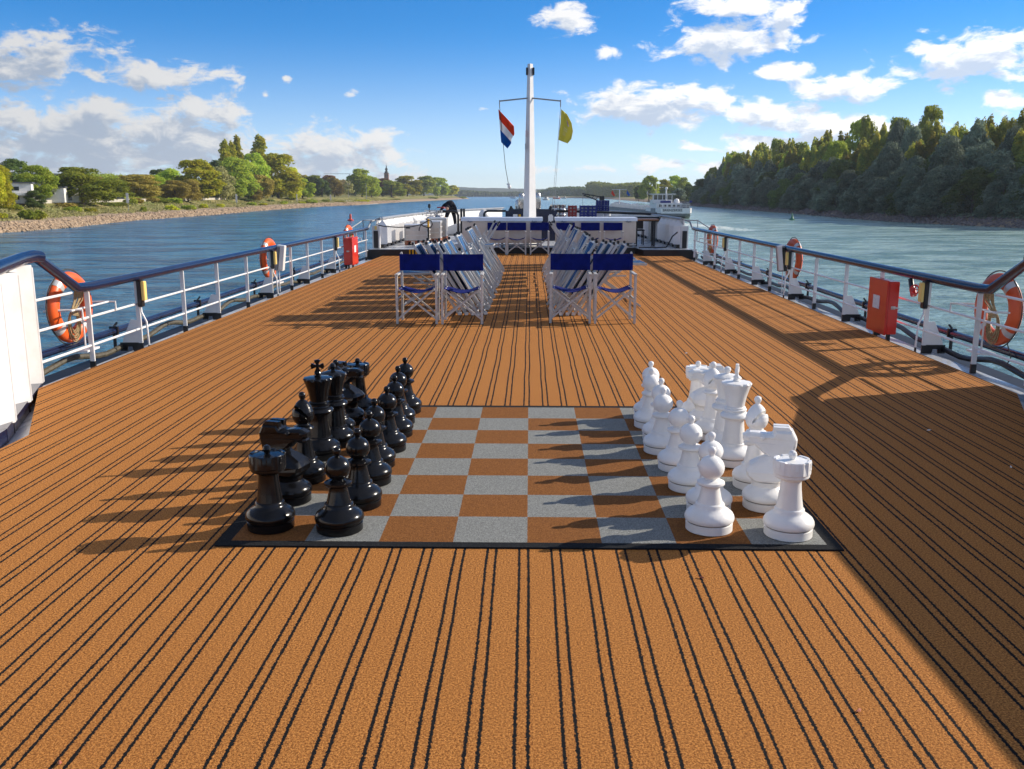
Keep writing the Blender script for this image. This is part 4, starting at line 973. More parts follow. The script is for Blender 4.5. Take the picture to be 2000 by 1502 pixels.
t = thing('bollard_post', 'pair of short black posts left of the left locker', 'post', (-2.16, 30, FORE))
for x in (-.045, .045): MB().tube([(x, 0, 0), (x, 0, .92), (x, .0, 1.0)], .036, 12).build('post', M['black'], t, smooth=True)
MB().box((0, 0, .97), (.08, .05, .06)).build('cap', M['grey'], t, bevel=.01)
hoop([(.82, 30.1, 1.10), (4.15, 30.6, .985)], .04, 'long black tube rail running right from the cabinet above the right locker')
o = MB().lathe([(.17, 0), (.18, .06), (.17, .14), (.12, .22), (.05, .265), (0, .27)], 28).build('radar_dome', M['white'], smooth=True, loc=(-1.5, 30.6, .86)); tag(o, 'white dome peeking over the left locker', 'radome')
MB().tube([(0, 0, -.69), (0, 0, 0)], .05, 10).build('pedestal', M['white'], o, smooth=True)

# crates, kegs and crane behind the right locker
def crate(w, d, h, mt, label, loc, rz=0, group=None, first=[None]):
    t = thing('drinks_crate', label, 'crate', loc, rz, group)
    m = MB()
    for sx in (-1, 1):
        for z in (h * .12, h * .5, h * .88): m.box((sx * w / 2, 0, z), (.02, d, h * .2))
        for sy in (-1, 0, 1): m.box((sx * w / 2, sy * d * .46, h / 2), (.024, .05, h))
    for sy in (-1, 1):
        for z in (h * .12, h * .5, h * .88): m.box((0, sy * d / 2, z), (w, .02, h * .2))
        for sx in (-1, 0, 1): m.box((sx * w * .46, sy * d / 2, h / 2), (.05, .024, h))
    m.box((0, 0, .02), (w, d, .03)); m.build('shell', mt, t)
    b = MB()
    for i in range(4):
        for j in range(3): b.tube([(-w * .36 + w * .24 * i, -d * .3 + d * .3 * j, .03), (-w * .36 + w * .24 * i, -d * .3 + d * .3 * j, h * .75), (-w * .36 + w * .24 * i, -d * .3 + d * .3 * j, h * 1.02)], [.03, .03, .013], 8)
    b.build('bottles', M['clear'], t)
    return t
for i, (x, y) in enumerate(((1.74, 30.2), (2.01, 30.25))):
    for k in range(4): crate(.25, .28, .27, M['bluecrate'], 'blue bottle crate in the %s stack behind the right locker, %s from the deck' % (('left', 'right')[i], WORD[k]), (x, y, FORE + .275 * k), 0, 'blue crates behind the right locker')
for k in range(4): crate(.25, .28, .27, M['redplastic'], 'red bottle crate left of the blue crates, %s from the deck' % WORD[k], (1.37, 30.2, FORE + .275 * k), 0, 'red crates behind the right locker')
for i, x in enumerate((2.30, 2.50)):
    for k in range(2): crate(.19, .28, .17, M['bluecrate'], 'small blue crate on the white drums, %s column, %s layer' % (('left', 'right')[i], ('lower', 'upper')[k]), (x, 31.0, 1.08 + .175 * k), 0, 'small blue crates on the drums')
def keg(x, y, z, label, mt='chrome', group='steel kegs behind the right locker', r=.17, h=.52, name='steel_keg', cat='keg'):
    t = thing(name, label, cat, (x, y, z), 0, group)
    MB().lathe([(r * .92, 0), (r, .02), (r, .06), (r * .94, .07), (r * .94, h * .3), (r, h * .32), (r, h * .36), (r * .94, h * .38), (r * .94, h * .62), (r, h * .64), (r, h * .68), (r * .94, h * .7), (r * .94, h - .08), (r, h - .06), (r, h), (r * .9, h), (r * .88, h - .05), (.04, h - .03), (.03, h), (0, h)], 28).build('body', M[mt], t, smooth=True)
for i, x in enumerate((.84, 1.03)):
    xx = (.80, 1.06)[i]
    for k in range(2): keg(xx, 30.9 + .1 * i, FORE + .535 * k + .06, 'dented steel keg, %s one of the %s pair by the cabinet' % (('lower', 'upper')[k], ('left', 'right')[i]), r=.13)
for i, x in enumerate((2.30, 2.56)):
    keg(x, 31.0, FORE, 'white plastic drum under the small blue crates, %s one' % ('left', 'right')[i], 'white', 'white drums behind the right locker', .125, .90, 'plastic_drum', 'drum')
t = thing('deck_crane', 'small black lattice crane arm above the blue crates', 'crane', (2.36, 31.6, FORE))
MB().box((0, 0, .60), (.16, .16, 1.2)).build('post', M['black'], t, bevel=.01)
m = MB().bar((.05, 0, 1.36), (-.60, 0, 1.47), .04, .035).bar((.05, 0, 1.20), (-.56, 0, 1.42), .04, .035)
for k in range(5):
    u = .05 - .13 * k; m.bar((u, 0, 1.36 + .11 * (.05 - u) / .65), (u - .08, 0, 1.20 + .22 * (.13 - u) / .65 - .02), .02, .02)
m.build('jib', M['black'], t)
MB().box((.06, 0, 1.26), (.16, .14, .26)).build('head', M['black'], t, bevel=.01)
MB().tube([(-.58, 0, 1.44), (-.58, 0, 1.05)], .008, 6).box((-.58, 0, 1.02), (.05, .05, .09)).build('hook', M['grey'], t)
MB().tube([(-.35, -.1, 1.0), (-.05, -.1, .82), (.05, -.1, .6)], .02, 8).build('strut', M['grey'], t, smooth=True)

# table, black board and gear right of the lockers
t = thing('wooden_table', 'narrow wooden table with dark legs right of the right locker', 'table', (3.30, 26.6, FORE))
MB().box((0, 0, .74), (.66, .55, .045)).build('tabletop', M['wood'], t, bevel=.004)
for x, y in ((-.28, -.2), (.22, -.2), (-.28, .2), (.22, .2)): MB().box((x, y, .36), (.045, .045, .715)).build('leg', M['black'], t)
t = thing('folded_awning', 'flat folded black awning with a silver edge right of the right locker', 'awning', (3.25, 29.4, FORE))
MB().box((.0, 0, .70), (1.5, 1.2, .14)).build('cover', M['black'], t, bevel=.02)
MB().box((.0, -.615, .795), (1.52, .03, .03)).build('edge_bar', M['alu'], t)
for x in (-.6, .55): MB().box((x, 0, .315), (.05, .6, .63)).build('leg', M['black'], t)
t = thing('folding_chair', 'dark folding chair and gear under the table', 'chair', (3.15, 27.4, FORE))
MB().box((0, 0, .42), (.4, .4, .04)).build('seat', M['black'], t, bevel=.01)
MB().box((0, .2, .62), (.4, .03, .34)).build('backrest', M['black'], t, bevel=.01)
for x in (-.17, .17):
    for y in (-.17, .17): MB().tube([(x, y, 0), (x, y, .41)], .015, 8).build('leg', M['black'], t)
o = MB().tube([(3.98, 25.15, .62), (3.85, 25.2, .50), (3.78, 25.3, .32), (3.72, 25.4, .20), (3.5, 25.5, .185), (3.2, 25.6, .185), (3.0, 25.5, .185)], .018, 8).build('power_cable', M['black'], smooth=True); tag(o, 'black cable running down from the right end post onto the forward deck', 'cable')
o = MB().ball((0, 0, .0), .13, 12, (.55, .8, 1)).tube([(0, 0, .1), (0, 0, .16)], .02, 8).build('fender_ball', M['grey'], smooth=True, loc=(4.42, 24.75, .03)); tag(o, 'small grey round fitting at the far end of the right railing', 'fender')

# left part of the forward deck: crates, cage trolley, cable post, cone, person
def pallet_box(x, y, w, d, h, label, first):
    p = thing('pallet', 'red stained pallet under the %s' % first, 'pallet', (x, y, FORE), 0, 'pallets on the forward deck')
    m = MB()
    for q in (-1, 0, 1): m.box((q * (w / 2 - .06), 0, .055), (.10, d, .09))
    m.build('bearers', M['pallet'], p); MB().box((0, 0, .115), (w, d, .025)).build('deck_boards', M['pallet'], p, bevel=.003)
    t = thing('transport_box', label, 'transport box', (x, y, FORE + .13), 0, 'boxes on pallets')
    MB().box((0, 0, h / 2), (w - .04, d - .04, h)).build('body', M['alu_box'], t, bevel=.008)
    m = MB()
    for z in (.02, h * .35, h * .68, h - .02):
        m.box((0, -d / 2 + .01, z), (w - .02, .02, .02)); m.box((w / 2 - .01, 0, z), (.02, d - .02, .02))
    for q in (-1, 1): m.box((q * (w / 2 - .02), -d / 2 + .015, h / 2), (.03, .03, h))
    m.build('frame', M['alu'], t); MB().box((0, 0, h + .012), (w - .01, d - .01, .02)).build('lid', M['lid'], t, bevel=.004)
    MB().box((-w * .33, -d / 2 + .006, h * .82), (.12, .02, .03)).build('handle', M['black'], t)
    return t
pallet_box(-3.29, 27.25, .70, .72, .44, 'wide aluminium transport box on the nearest red pallet, left of the cable post', 'nearest box')
pallet_box(-3.02, 28.55, .62, .70, .50, 'second transport box in the line of pallets', 'second box')
pallet_box(-2.95, 29.95, .60, .75, .56, 'third and farthest transport box in the line of pallets', 'farthest box')
t = thing('wire_trolley', 'wire shopping trolley with red handle and bottles behind the transport boxes', 'trolley', (-3.20, 31.2, FORE))
m = MB()
for i in range(9):
    u = -.28 + .07 * i; m.tube([(u, -.22, .45), (u, -.25, .92)], .006, 5); m.tube([(u, .22, .45), (u, .25, .92)], .006, 5)
for z in (.45, .55, .65, .75, .84, .92):
    q = .22 + (z - .45) * .065; m.tube([(-.30, -q, z), (.30, -q, z), (.30, q, z), (-.30, q, z)], .006, 5, closed=True)
m.tube([(-.28, -.2, .45), (-.25, -.2, .12), (.3, -.2, .12)], .012, 6).tube([(-.28, .2, .45), (-.25, .2, .12), (.3, .2, .12)], .012, 6).build('basket', M['alu'], t)
MB().tube([(.34, -.25, 1.0), (.34, .25, 1.0)], .022, 8).box((.22, 0, 1.02), (.22, .3, .035)).build('handle', M['redplastic'], t)
for x in (-.24, .3):
    for y in (-.2, .2): MB().tube([(x, y - .02, .06), (x, y + .02, .06)], .055, 14).build('wheel', M['black'], t, smooth=True)
MB().ball((-.1, 0, .62), .14, 8, (1.3, 1, .8)).ball((.12, 0, .66), .11, 8).build('contents', M['sling'], t, smooth=True)
t = thing('cable_post', 'black post with yellow top carrying a looped black cable', 'post', (-2.735, 25.08, FORE))
MB().tube([(0, 0, 0), (0, 0, .60)], .025, 12).build('pole', M['black'], t, smooth=True)
MB().tube([(0, 0, .58), (0, 0, .80)], .028, 12).build('yellow_top', M['safety'], t, smooth=True)
pts = [(-1.42, .1, .64), (-1.2, 0, .60), (-.8, -.05, .575), (-.45, -.05, .59), (-.15, -.04, .66), (.0, -.04, .76), (.09, -.04, .74), (.115, -.04, .66), (.08, -.04, .58), (.0, -.04, .56), (-.10, -.04, .60), (-.20, -.04, .64), (-.24, -.04, .55), (-.25, -.04, .48)]
MB().tube(pts, .014, 8).build('cable', M['black'], t, smooth=True)
t = thing('safety_cone', 'yellow safety cone between the boxes and the black hoop', 'cone', (-2.78, 30.5, FORE))
MB().lathe([(.14, 0), (.14, .02), (.10, .03), (.045, .55), (.05, .56), (.05, .70), (.03, .72), (0, .72)], 24).build('cone', M['safety'], t, smooth=True)
o = MB().lathe([(.0, 0), (.035, .0), (.04, .02), (.03, .06), (.012, .07), (.012, .14), (.04, .15), (.05, .2), (.045, .28), (0, .30)], 20).build('signal_lamp', M['black'], smooth=True, loc=(-3.66, 34.0, .985)); tag(o, 'small black lamp standing on the left bulwark rail', 'lamp')
o = MB().box((0, 0, 0), (1.15, .02, .13)).build('hazard_strip', M['hazard'], loc=(-2.06 - .6, 24.82, .10)); tag(o, 'black and yellow striped edge strip on the left deck step', 'edge strip')

def skin_mesh(name, verts, edges, radii, mat, parent=None, sub=2, loc=None):
    me = bpy.data.meshes.new(name); me.from_pydata(verts, edges, []); o = bpy.data.objects.new(name, me); link(o, parent)
    if loc: o.location = loc
    o.modifiers.new('s', 'SKIN'); o.modifiers.new('u', 'SUBSURF').levels = sub; o.modifiers['u'].render_levels = sub
    for i, r in enumerate(radii):
        sv = me.skin_vertices[0].data[i]; sv.radius = (r, r) if not isinstance(r, tuple) else r; sv.use_root = (i == 0)
    dg = bpy.context.evaluated_depsgraph_get(); m2 = bpy.data.meshes.new_from_object(o.evaluated_get(dg))
    o.modifiers.clear(); o.data = m2; m2.name = name; m2.materials.clear(); m2.materials.append(mat)
    for p in m2.polygons: p.use_smooth = True
    return o
# crew member bending forward over a white cover, seen from behind and the side
PX, PY = -3.05, 36.0
V = [(0, 0, .88), (.06, -.12, 1.02), (.02, -.30, 1.10), (-.02, -.46, 1.06), (-.04, -.54, 1.00), (-.05, -.62, .96),
     (.10, 0, .84), (.16, .02, .46), (.17, .10, .08), (.17, -.06, .03),
     (-.10, 0, .84), (-.20, .0, .46), (-.24, .08, .08), (-.24, -.08, .03),
     (.18, -.44, 1.04), (.26, -.50, .80), (.36, -.58, .58),
     (-.22, -.44, 1.04), (-.34, -.52, .84), (-.50, -.62, .72)]
E_ = [(0, 1), (1, 2), (2, 3), (3, 4), (4, 5), (0, 6), (6, 7), (7, 8), (8, 9), (0, 10), (10, 11), (11, 12), (12, 13), (3, 14), (14, 15), (15, 16), (3, 17), (17, 18), (18, 19)]
RD = [.15, .15, .16, .13, .06, .06, .095, .07, .05, .045, .095, .07, .05, .045, .07, .05, .038, .07, .05, .038]
pr = skin_mesh('person', V, E_, RD, M['dark_cloth'], loc=(PX, PY, FORE))
tag(pr, 'person in dark clothes bending down by the left bulwark beside the black hoop', 'person')
h = MB().ball((-.06, -.70, .97), .105, 14, (.8, 1, .9)).build('head', M['dark_cloth'], pr, smooth=True)
MB().ball((-.07, -.765, .93), .075, 12, (.8, .8, 1)).ball((-.07, -.84, .92), .015, 6).build('face', M['skin'], h, smooth=True)
def hand(c, d, parent):
    c = Vector(c); d = Vector(d).normalized(); s_ = d.cross(Vector((0, 0, 1))).normalized()
    V = [c, c + d * .05, ]; E2 = [(0, 1)]; R2 = [.026, .03]
    for k in range(4):
        a = len(V); b_ = c + d * .05 + s_ * (.024 * (k - 1.5)); L_ = (.04, .05, .045, .035)[k]
        V += [b_, b_ + d * L_ * .6 - Vector((0, 0, .006)), b_ + d * L_ - Vector((0, 0, .02))]; E2 += [(1, a), (a, a + 1), (a + 1, a + 2)]; R2 += [.010, .009, .008]
    a = len(V); V += [c + d * .015 + s_ * .04, c + d * .045 + s_ * .055]; E2 += [(0, a), (a, a + 1)]; R2 += [.012, .009]
    return skin_mesh('hand', [tuple(v) for v in V], E2, R2, M['skin'], parent, 1)
hand((.38, -.60, .54), (.4, -.5, -.7), pr); hand((-.53, -.64, .70), (-.8, -.4, -.3), pr)
t = thing('white_cover', 'low white cover the bending person leans over', 'cover', (-2.85, 34.0, FORE))
MB().prism([(-.6, 0), (.5, 0), (.5, .42), (.1, .38), (-.6, .12)], .9, c=(0, 0, 0)).build('shell', M['white'], t, bevel=.03)
MB().box((0, -.1, -.0), (1.4, 1.3, .04)).build('base', M['black'], t)

# ------------------------------------------------------------------ river banks
LW = [(-300, -110), (120, -101), (176, -101.5), (204, -102), (240, -109), (266, -112.5), (325, -114), (446, -124), (582, -128), (640, -120), (896, -124), (1496, -106), (1640, -104)]
RW = [(-300, 112), (120, 110), (205, 107.6), (229, 101.7), (265, 97), (355, 101.7), (520, 103.4), (643, 105), (1040, 116), (1690, 133), (1960, 100), (2250, 31)]
def wl(T, y): return float(np.interp(y, [a for a, b in T], [b for a, b in T]))
LP = [(-9, -2.5), (0, -.05), (1.5, .6), (4.2, 1.75), (11, 2.2), (17, 3.0), (22, 3.5), (25.5, 4.6), (27, 4.9), (60, 5.3), (150, 8), (420, 24), (800, 42), (1500, 46)]
RP = [(-9, -2.5), (0, -.05), (3, 1.0), (6, 1.9), (12, 2.6), (30, 3.0), (120, 4), (500, 6)]
def hgt(side, off): P = LP if side < 0 else RP; return WATER + float(np.interp(off, [a for a, b in P], [b for a, b in P]))
rng = random.Random(11)
def bank(side, T, P, y1):
    ys = list(np.concatenate([np.arange(-200, 700, 7.), np.arange(700, y1 + 1, 25.)]))
    v = []; f = []; n = len(P)
    for y in ys:
        x = wl(T, y); jit = 1.3 * math.sin(y * .11) + .8 * math.sin(y * .31 + 1)
        for k, (o, z) in enumerate(P):
            v.append((x + side * (o + (jit * .5 if 0 < o < 20 else 0)), y, WATER + z + (rng.uniform(-.25, .25) if 3 < o < 24 else 0)))
    for j in range(len(ys) - 1):
        for i in range(n - 1):
            a = j * n + i; f.append((a, a + 1, a + n + 1, a + n))
    return tag(MB().add(v, f).build('river_bank', M['ground'], smooth=True), kind='structure')
bank(-1, LW, LP, 1640); bank(1, RW, RP, 2250)
# spit end of the left bank
v = [(-104, 1640, WATER + .3), (-60, 1700, WATER - .5), (-300, 1900, WATER - .5), (-400, 1640, WATER + 5)]
# far shore closing the bend, with low hills behind
def ridge(name, pts, depth, mat, n=70, seed=1, rough=.25):
    r_ = np.random.RandomState(seed); v = []; f = []
    for i in range(n + 1):
        u = i / n * (len(pts) - 1); k = min(int(u), len(pts) - 2); w = u - k
        a, b = pts[k], pts[k + 1]; x, y, h = [a[q] * (1 - w) + b[q] * w for q in range(3)]
        hh = h * (1 + rough * (r_.rand() - .5))
        v += [(x, y, WATER - .5), (x, y + depth * .06, WATER + hh * .55), (x, y + depth * .2, WATER + hh), (x, y + depth, WATER + hh * .7)]
    for i in range(n):
        for k in range(3): a = i * 4 + k; f.append((a, a + 4, a + 5, a + 1))
    return tag(MB().add(v, f).build(name, mat, smooth=True), kind='structure')
ridge('hills', [(-2600, 5200, 60), (-1400, 5400, 72), (-700, 5600, 66), (-300, 5700, 48), (200, 5900, 40), (900, 6000, 30)], 900, M['hill'], 90, 3, .08)
ridge('low_shore', [(-900, 3300, 5), (-300, 3300, 5), (100, 3200, 5), (600, 2900, 5)], 700, M['ground'], 60, 5, .3)
ridge('hills', [(-1500, 1900, 46), (-1000, 1900, 50), (-700, 2000, 34), (-420, 2200, 10)], 500, M['hill'], 50, 9, .1)

# riprap: thousands of loose stones, one object per bank
def riprap(side, T, mat, y0, y1, n, smax, label):
    r_ = np.random.RandomState(5 if side < 0 else 6)
    base = bmesh.new(); bmesh.ops.create_icosphere(base, subdivisions=1, radius=1); bv = np.array([v.co[:] for v in base.verts]); bf = np.array([[v.index for v in f.verts] for f in base.faces]); base.free()
    V = []; F = []
    u = r_.rand(n); ys = y0 * (y1 / y0) ** u
    for k in range(n):
        y = ys[k]; o = r_.uniform(-.3, 3.4 if side < 0 else 6.5); s = r_.uniform(.25, smax) * (1 + (y - y0) / 700)
        p = bv * (1 + .35 * (r_.rand(len(bv), 1) - .5)) * np.array([s, s * r_.uniform(.7, 1.3), s * .7])
        a = r_.rand() * 6.28; c, q = math.cos(a), math.sin(a); p = p @ np.array([[c, q, 0], [-q, c, 0], [0, 0, 1]])
        p += np.array([wl(T, y) + side * o, y, hgt(side, o) + r_.uniform(-.05, .3)])
        F.append(bf + len(V) * len(bv)); V.append(p)
    me = bpy.data.meshes.new('riprap'); me.from_pydata(np.concatenate(V).tolist(), [], np.concatenate(F).tolist()); me.materials.append(mat)
    return tag(link(bpy.data.objects.new('riprap', me)), label, 'stones', kind='stuff')
riprap(-1, LW, M['stone'], 120, 900, 7500, .52, 'loose tan stones lining the left river bank')
riprap(1, RW, M['stone_dark'], 120, 900, 6000, .55, 'loose dark stones lining the right river bank')

# ------------------------------------------------------------------ trees
def leaf_mesh(name, lobes, per, leaf, mat, seed, flat=.0, up=.0, droop=0.):
    """lobes: array of (x,y,z, rx,ry,rz). leaves scattered over each lobe's skin"""
    r_ = np.random.RandomState(seed); C = []; Nn = []
    for (x, y, z, a, b, c) in lobes:
        k = max(12, int(per * (a * b + a * c + b * c) / 3))
        d = r_.normal(size=(k, 3)); d /= np.linalg.norm(d, axis=1)[:, None]
        d[:, 2] = np.where(r_.rand(k) < .65, np.abs(d[:, 2]), d[:, 2])
        rad = 1 - .42 * r_.rand(k) ** 1.8
        lump = 1 + .13 * np.sin(d[:, 0] * 5 + x) * np.sin(d[:, 1] * 5 + y) + .10 * np.sin(d[:, 2] * 7 + z)
        p = d * (rad * lump)[:, None] * np.array([a, b, c]) + np.array([x, y, z])
        C.append(p); Nn.append(d)
    C = np.concatenate(C); Nn = np.concatenate(Nn); n = len(C)
    nr = Nn * 1.0 + r_.normal(size=(n, 3)) * .65; nr[:, 2] += up; nr /= np.linalg.norm(nr, axis=1)[:, None]
    t = np.cross(nr, r_.normal(size=(n, 3))); t /= np.linalg.norm(t, axis=1)[:, None]
    b = np.cross(nr, t); s = leaf * (.55 + .9 * r_.rand(n))[:, None]
    q = s * (.45 + .25 * r_.rand(n))[:, None]
    v = np.stack([C - t * s, C - b * q, C + t * s, C + b * q], 1).reshape(-1, 3)
    me = bpy.data.meshes.new(name); me.vertices.add(n * 4); me.loops.add(n * 4); me.polygons.add(n)
    me.vertices.foreach_set('co', v.astype(np.float32).ravel()); me.loops.foreach_set('vertex_index', np.arange(n * 4, dtype=np.int32))
    me.polygons.foreach_set('loop_start', np.arange(0, n * 4, 4, dtype=np.int32)); me.polygons.foreach_set('loop_total', np.full(n, 4, np.int32))
    me.update(); me.materials.append(mat); return me
def trunk_mesh(H_, r, seed, spread=.35, nb=6, top=.75, lean=0.):
    r_ = random.Random(seed); m = MB()
    pts = [(lean * (z / H_) ** 2 + r_.uniform(-.1, .1), r_.uniform(-.1, .1), z) for z in np.linspace(-.6, H_ * top, 7)]
    m.tube(pts, [r * (1.25 - .95 * i / 6) for i in range(7)], 7)
    for k in range(nb):
        i = 2 + k % 4; a = k * 2.4 + r_.uniform(-.4, .4); L_ = H_ * spread * r_.uniform(.6, 1)
        p = Vector(pts[i]); q = p + Vector((math.cos(a) * L_ * .5, math.sin(a) * L_ * .5, L_ * .5)); e = q + Vector((math.cos(a) * L_ * .35, math.sin(a) * L_ * .35, L_ * .5))
        m.tube([p, q, e], [r * .42, r * .25, r * .08], 5)
    return m
def lobes_for(kind, seed):
    """unit trees: height 1, width about 1"""
    r_ = random.Random(seed); L_ = []
    if kind == 'round':
        for k in range(44):
            a = r_.uniform(0, 6.28); h = r_.uniform(0, 1); rad = .38 * math.sqrt(max(.01, 1 - ((h - .36) / .66) ** 2)) * r_.uniform(.5, 1)
            s = r_.uniform(.10, .17); L_.append((rad * math.cos(a), rad * math.sin(a), .15 + .75 * h, s, s, s * .85))
    elif kind == 'willow':
        for k in range(27):
            a = r_.uniform(0, 6.28); h = (k + r_.uniform(0, 1)) / 27; rad = .40 * (1 - h * h) ** .5 * r_.uniform(.45, 1)
            s = r_.uniform(.10, .19); L_.append((rad * math.cos(a), rad * math.sin(a), .07 + .80 * h, s, s, s * r_.uniform(.8, 1.2)))
    elif kind == 'wild':
        for k in range(9):
            a = r_.uniform(0, 6.28); rad = r_.uniform(.05, .34); x, y = rad * math.cos(a), rad * math.sin(a); top = r_.uniform(.82, .96) - rad * .45
            for j in range(6):
                z = top - j * .10; s = .075 + .030 * j; L_.append((x + r_.uniform(-.03, .03), y + r_.uniform(-.03, .03), z - .05, s, s, s * 1.5))
        for k in range(12):
            a = r_.uniform(0, 6.28); L_.append((.25 * math.cos(a), .25 * math.sin(a), r_.uniform(.2, .55), .14, .14, .14))
    elif kind == 'column':
        for k in range(30):
            h = k / 29; w = .42 * math.sin(math.pi * min(1, .20 + .74 * h)) ** .5; a = r_.uniform(0, 6.28)
            L_.append((w * .32 * math.cos(a), w * .32 * math.sin(a), .10 + .84 * h, w * .70, w * .70, .070))
    elif kind == 'bush':
        for k in range(16):
            a = r_.uniform(0, 6.28); h = r_.uniform(0, 1); rad = .38 * r_.uniform(.2, 1)
            s = r_.uniform(.14, .24); L_.append((rad * math.cos(a), rad * math.sin(a), .1 + .6 * h * (1 - rad), s, s, s * 1.1))
    return L_
CACHE = {}
def crown_mesh(kind, mat, var, w, h, leaf):
    key = (kind, mat, var, round(leaf, 1))
    # meshes are made at a reference size and reused at other sizes by object scale
    if key not in CACHE:
        W0, H0 = {'round': (16, 18), 'willow': (16, 17), 'wild': (14, 24), 'column': (9, 26), 'bush': (4, 3)}[kind]
        lb = [(x * W0, y * W0, z * H0, a * W0, b * W0, c * H0 if kind != 'round' else c * H0) for x, y, z, a, b, c in lobes_for(kind, var * 17 + 3)]
        per = {'round': 58, 'willow': 66, 'wild': 80, 'column': 60, 'bush': 240}[kind] * (.42 / leaf) ** 1.6
        lf = leaf * (.62 if kind in ('round', 'column') else (.72 if kind in ('willow', 'wild') else 1)); per *= (leaf / lf) ** 1.7
        me = leaf_mesh('crown', lb, per, lf, LEAF[mat], var + 91, up=.15)
        tm = trunk_mesh(H0, {'bush': .06}.get(kind, .34), var, {'column': .10, 'wild': .14}.get(kind, .30), top={'column': .6, 'wild': .6, 'bush': .5}.get(kind, .7))
        CACHE[key] = (me, tm, W0, H0, [None])
    return CACHE[key]
def tree(kind, mat, x, y, z, w, h, label, name=None, group=None, var=None, cat='tree', leaf=.42, parts=True):
    var = rng.randrange(3) if var is None else var
    me, tm, W0, H0, tk = crown_mesh(kind, mat, var, w, h, leaf)
    t = thing(name or {'round': 'broad_tree', 'willow': 'willow_tree', 'wild': 'poplar_tree', 'column': 'columnar_poplar', 'bush': 'bush'}[kind], label, cat, (x, y, z), rng.uniform(0, 6.28), group)
    c = link(bpy.data.objects.new('crown' if kind != 'bush' else 'foliage', me), t); c.scale = (w / W0, w / W0, h / H0)
    if tk[0] is None: o = tm.build('trunk' if kind != 'bush' else 'stems', M['bark'], t, smooth=True); tk[0] = o
    else: o = tk[0].copy(); link(o, t)
    o.scale = (w / W0, w / W0, h / H0)
    return t
F_, YW_ = 1795., 1.094
def at(px, X):
    """distance along the ship's axis at which a bank line at lateral X is seen at picture column px"""
    return X / ((px - 1035) / 1795.)
def zt(py, Y): return HCAM + (380 - py) / 1795. * Y

# left bank trees: (px centre, px top, px width, inland offset, kind, leaves, label)
LT = [(-30, 262, 90, 24, 'round', 'yellow', 'yellow green tree whose branch tips poke in at the left edge of the view'),
 (8, 326, 62, 22, 'round', 'yellow', 'yellow green tree at the far left beside the white stepped house'),
 (40, 314, 72, 60, 'round', 'dark', 'dark green tree towering behind the white stepped house'),
 (84, 325, 74, 30, 'round', 'green', 'wide mid green tree in front of the gap between the white houses'),
 (78, 372, 40, 21, 'round', 'dark', 'low dark tree on the slope under the wide green tree'),
 (172, 326, 112, 24, 'round', 'green', 'broad rounded green tree right of the white gabled house'),
 (232, 352, 60, 40, 'round', 'lime', 'small light green tree right of the broad rounded one'),
 (262, 344, 56, 75, 'round', 'brown', 'dark reddish brown tree on the far left bank skyline'),
 (282, 342, 78, 34, 'round', 'brown', 'brown and green tree behind the white sign board'),
 (312, 344, 50, 36, 'round', 'green', 'dull green tree next to the brown one'),
 (322, 333, 40, 60, 'round', 'dark', 'dark treetop left of the bright green crown'),
 (340, 332, 46, 45, 'round', 'lime', 'bright green tree left of the big yellow green group'),
 (352, 352, 50, 26, 'round', 'brown', 'brown leafed tree at the left foot of the big group'),
 (376, 352, 46, 24, 'round', 'brown', 'low brown tree under the first big yellow green crown'),
 (395, 315, 78, 28, 'round', 'yellow', 'big yellow green tree at the left of the tall group'),
 (440, 328, 50, 26, 'willow', 'pale', 'pale drooping willow in the middle of the tall group'),
 (433, 314, 40, 50, 'round', 'dark', 'dark treetop left of the columnar poplars'),
 (472, 312, 66, 28, 'round', 'green', 'big green tree below the columnar poplars'),
 (452, 277, 27, 52, 'column', 'yellow', 'leftmost columnar poplar of the tall group'),
 (467, 280, 22, 50, 'column', 'yellow', 'slightly lower columnar poplar between two taller ones'),
 (477, 269, 24, 54, 'column', 'yellow', 'tall columnar poplar, third from the left'),
 (520, 269, 36, 54, 'column', 'yellow', 'wide columnar poplar standing apart on the right'),
 (508, 303, 48, 34, 'round', 'lime', 'light yellow tree between the columnar poplars'),
 (518, 342, 44, 25, 'round', 'brown', 'brown leafed tree in front of the light yellow one'),
 (504, 365, 26, 21, 'round', 'brown', 'small dark brown round tree near the water'),
 (552, 304, 74, 28, 'round', 'yellow', 'big domed green tree closing the tall group on the right'),
 (574, 330, 40, 24, 'round', 'yellow', 'yellow edged tree hanging right of the big domed tree'),
 (598, 350, 40, 26, 'round', 'green', 'small green tree right of the tall group'),
 (613, 345, 34, 60, 'round', 'dark', 'dark green tree behind the orange sign'),
 (636, 350, 26, 50, 'round', 'dark', 'narrow dark tree, second right of the orange sign'),
 (660, 347, 36, 50, 'round', 'brown', 'olive brown tree left of the bare grey tree'),
 (650, 344, 34, 90, 'round', 'rust', 'rusty treetop under the crane jib'),
 (713, 330, 48, 30, 'round', 'green', 'tall dark crowned tree behind the lamp pole'),
 (731, 346, 34, 26, 'round', 'green', 'smaller green tree leaning right of the tall dark crowned one'),
 (753, 350, 36, 50, 'round', 'rust', 'rust red tree below the church spire'),
 (770, 354, 44, 26, 'round', 'lime', 'light green tree right below the church spire'),
 (800, 345, 44, 32, 'round', 'yellow', 'full green tree right of the spire'),
 (832, 344, 42, 32, 'round', 'green', 'green tree, second right of the spire'),
 (858, 348, 38, 30, 'round', 'green', 'green tree, third right of the spire'),
 (884, 362, 28, 26, 'round', 'yellow', 'last low yellow green tree at the tip of the left bank'),
 (700, 352, 30, 70, 'round', 'dark', 'dark tree between the bare tree and the tall dark crowned one'),
 (585, 352, 30, 60, 'round', 'dark', 'dark tree just visible right of the tall group')]
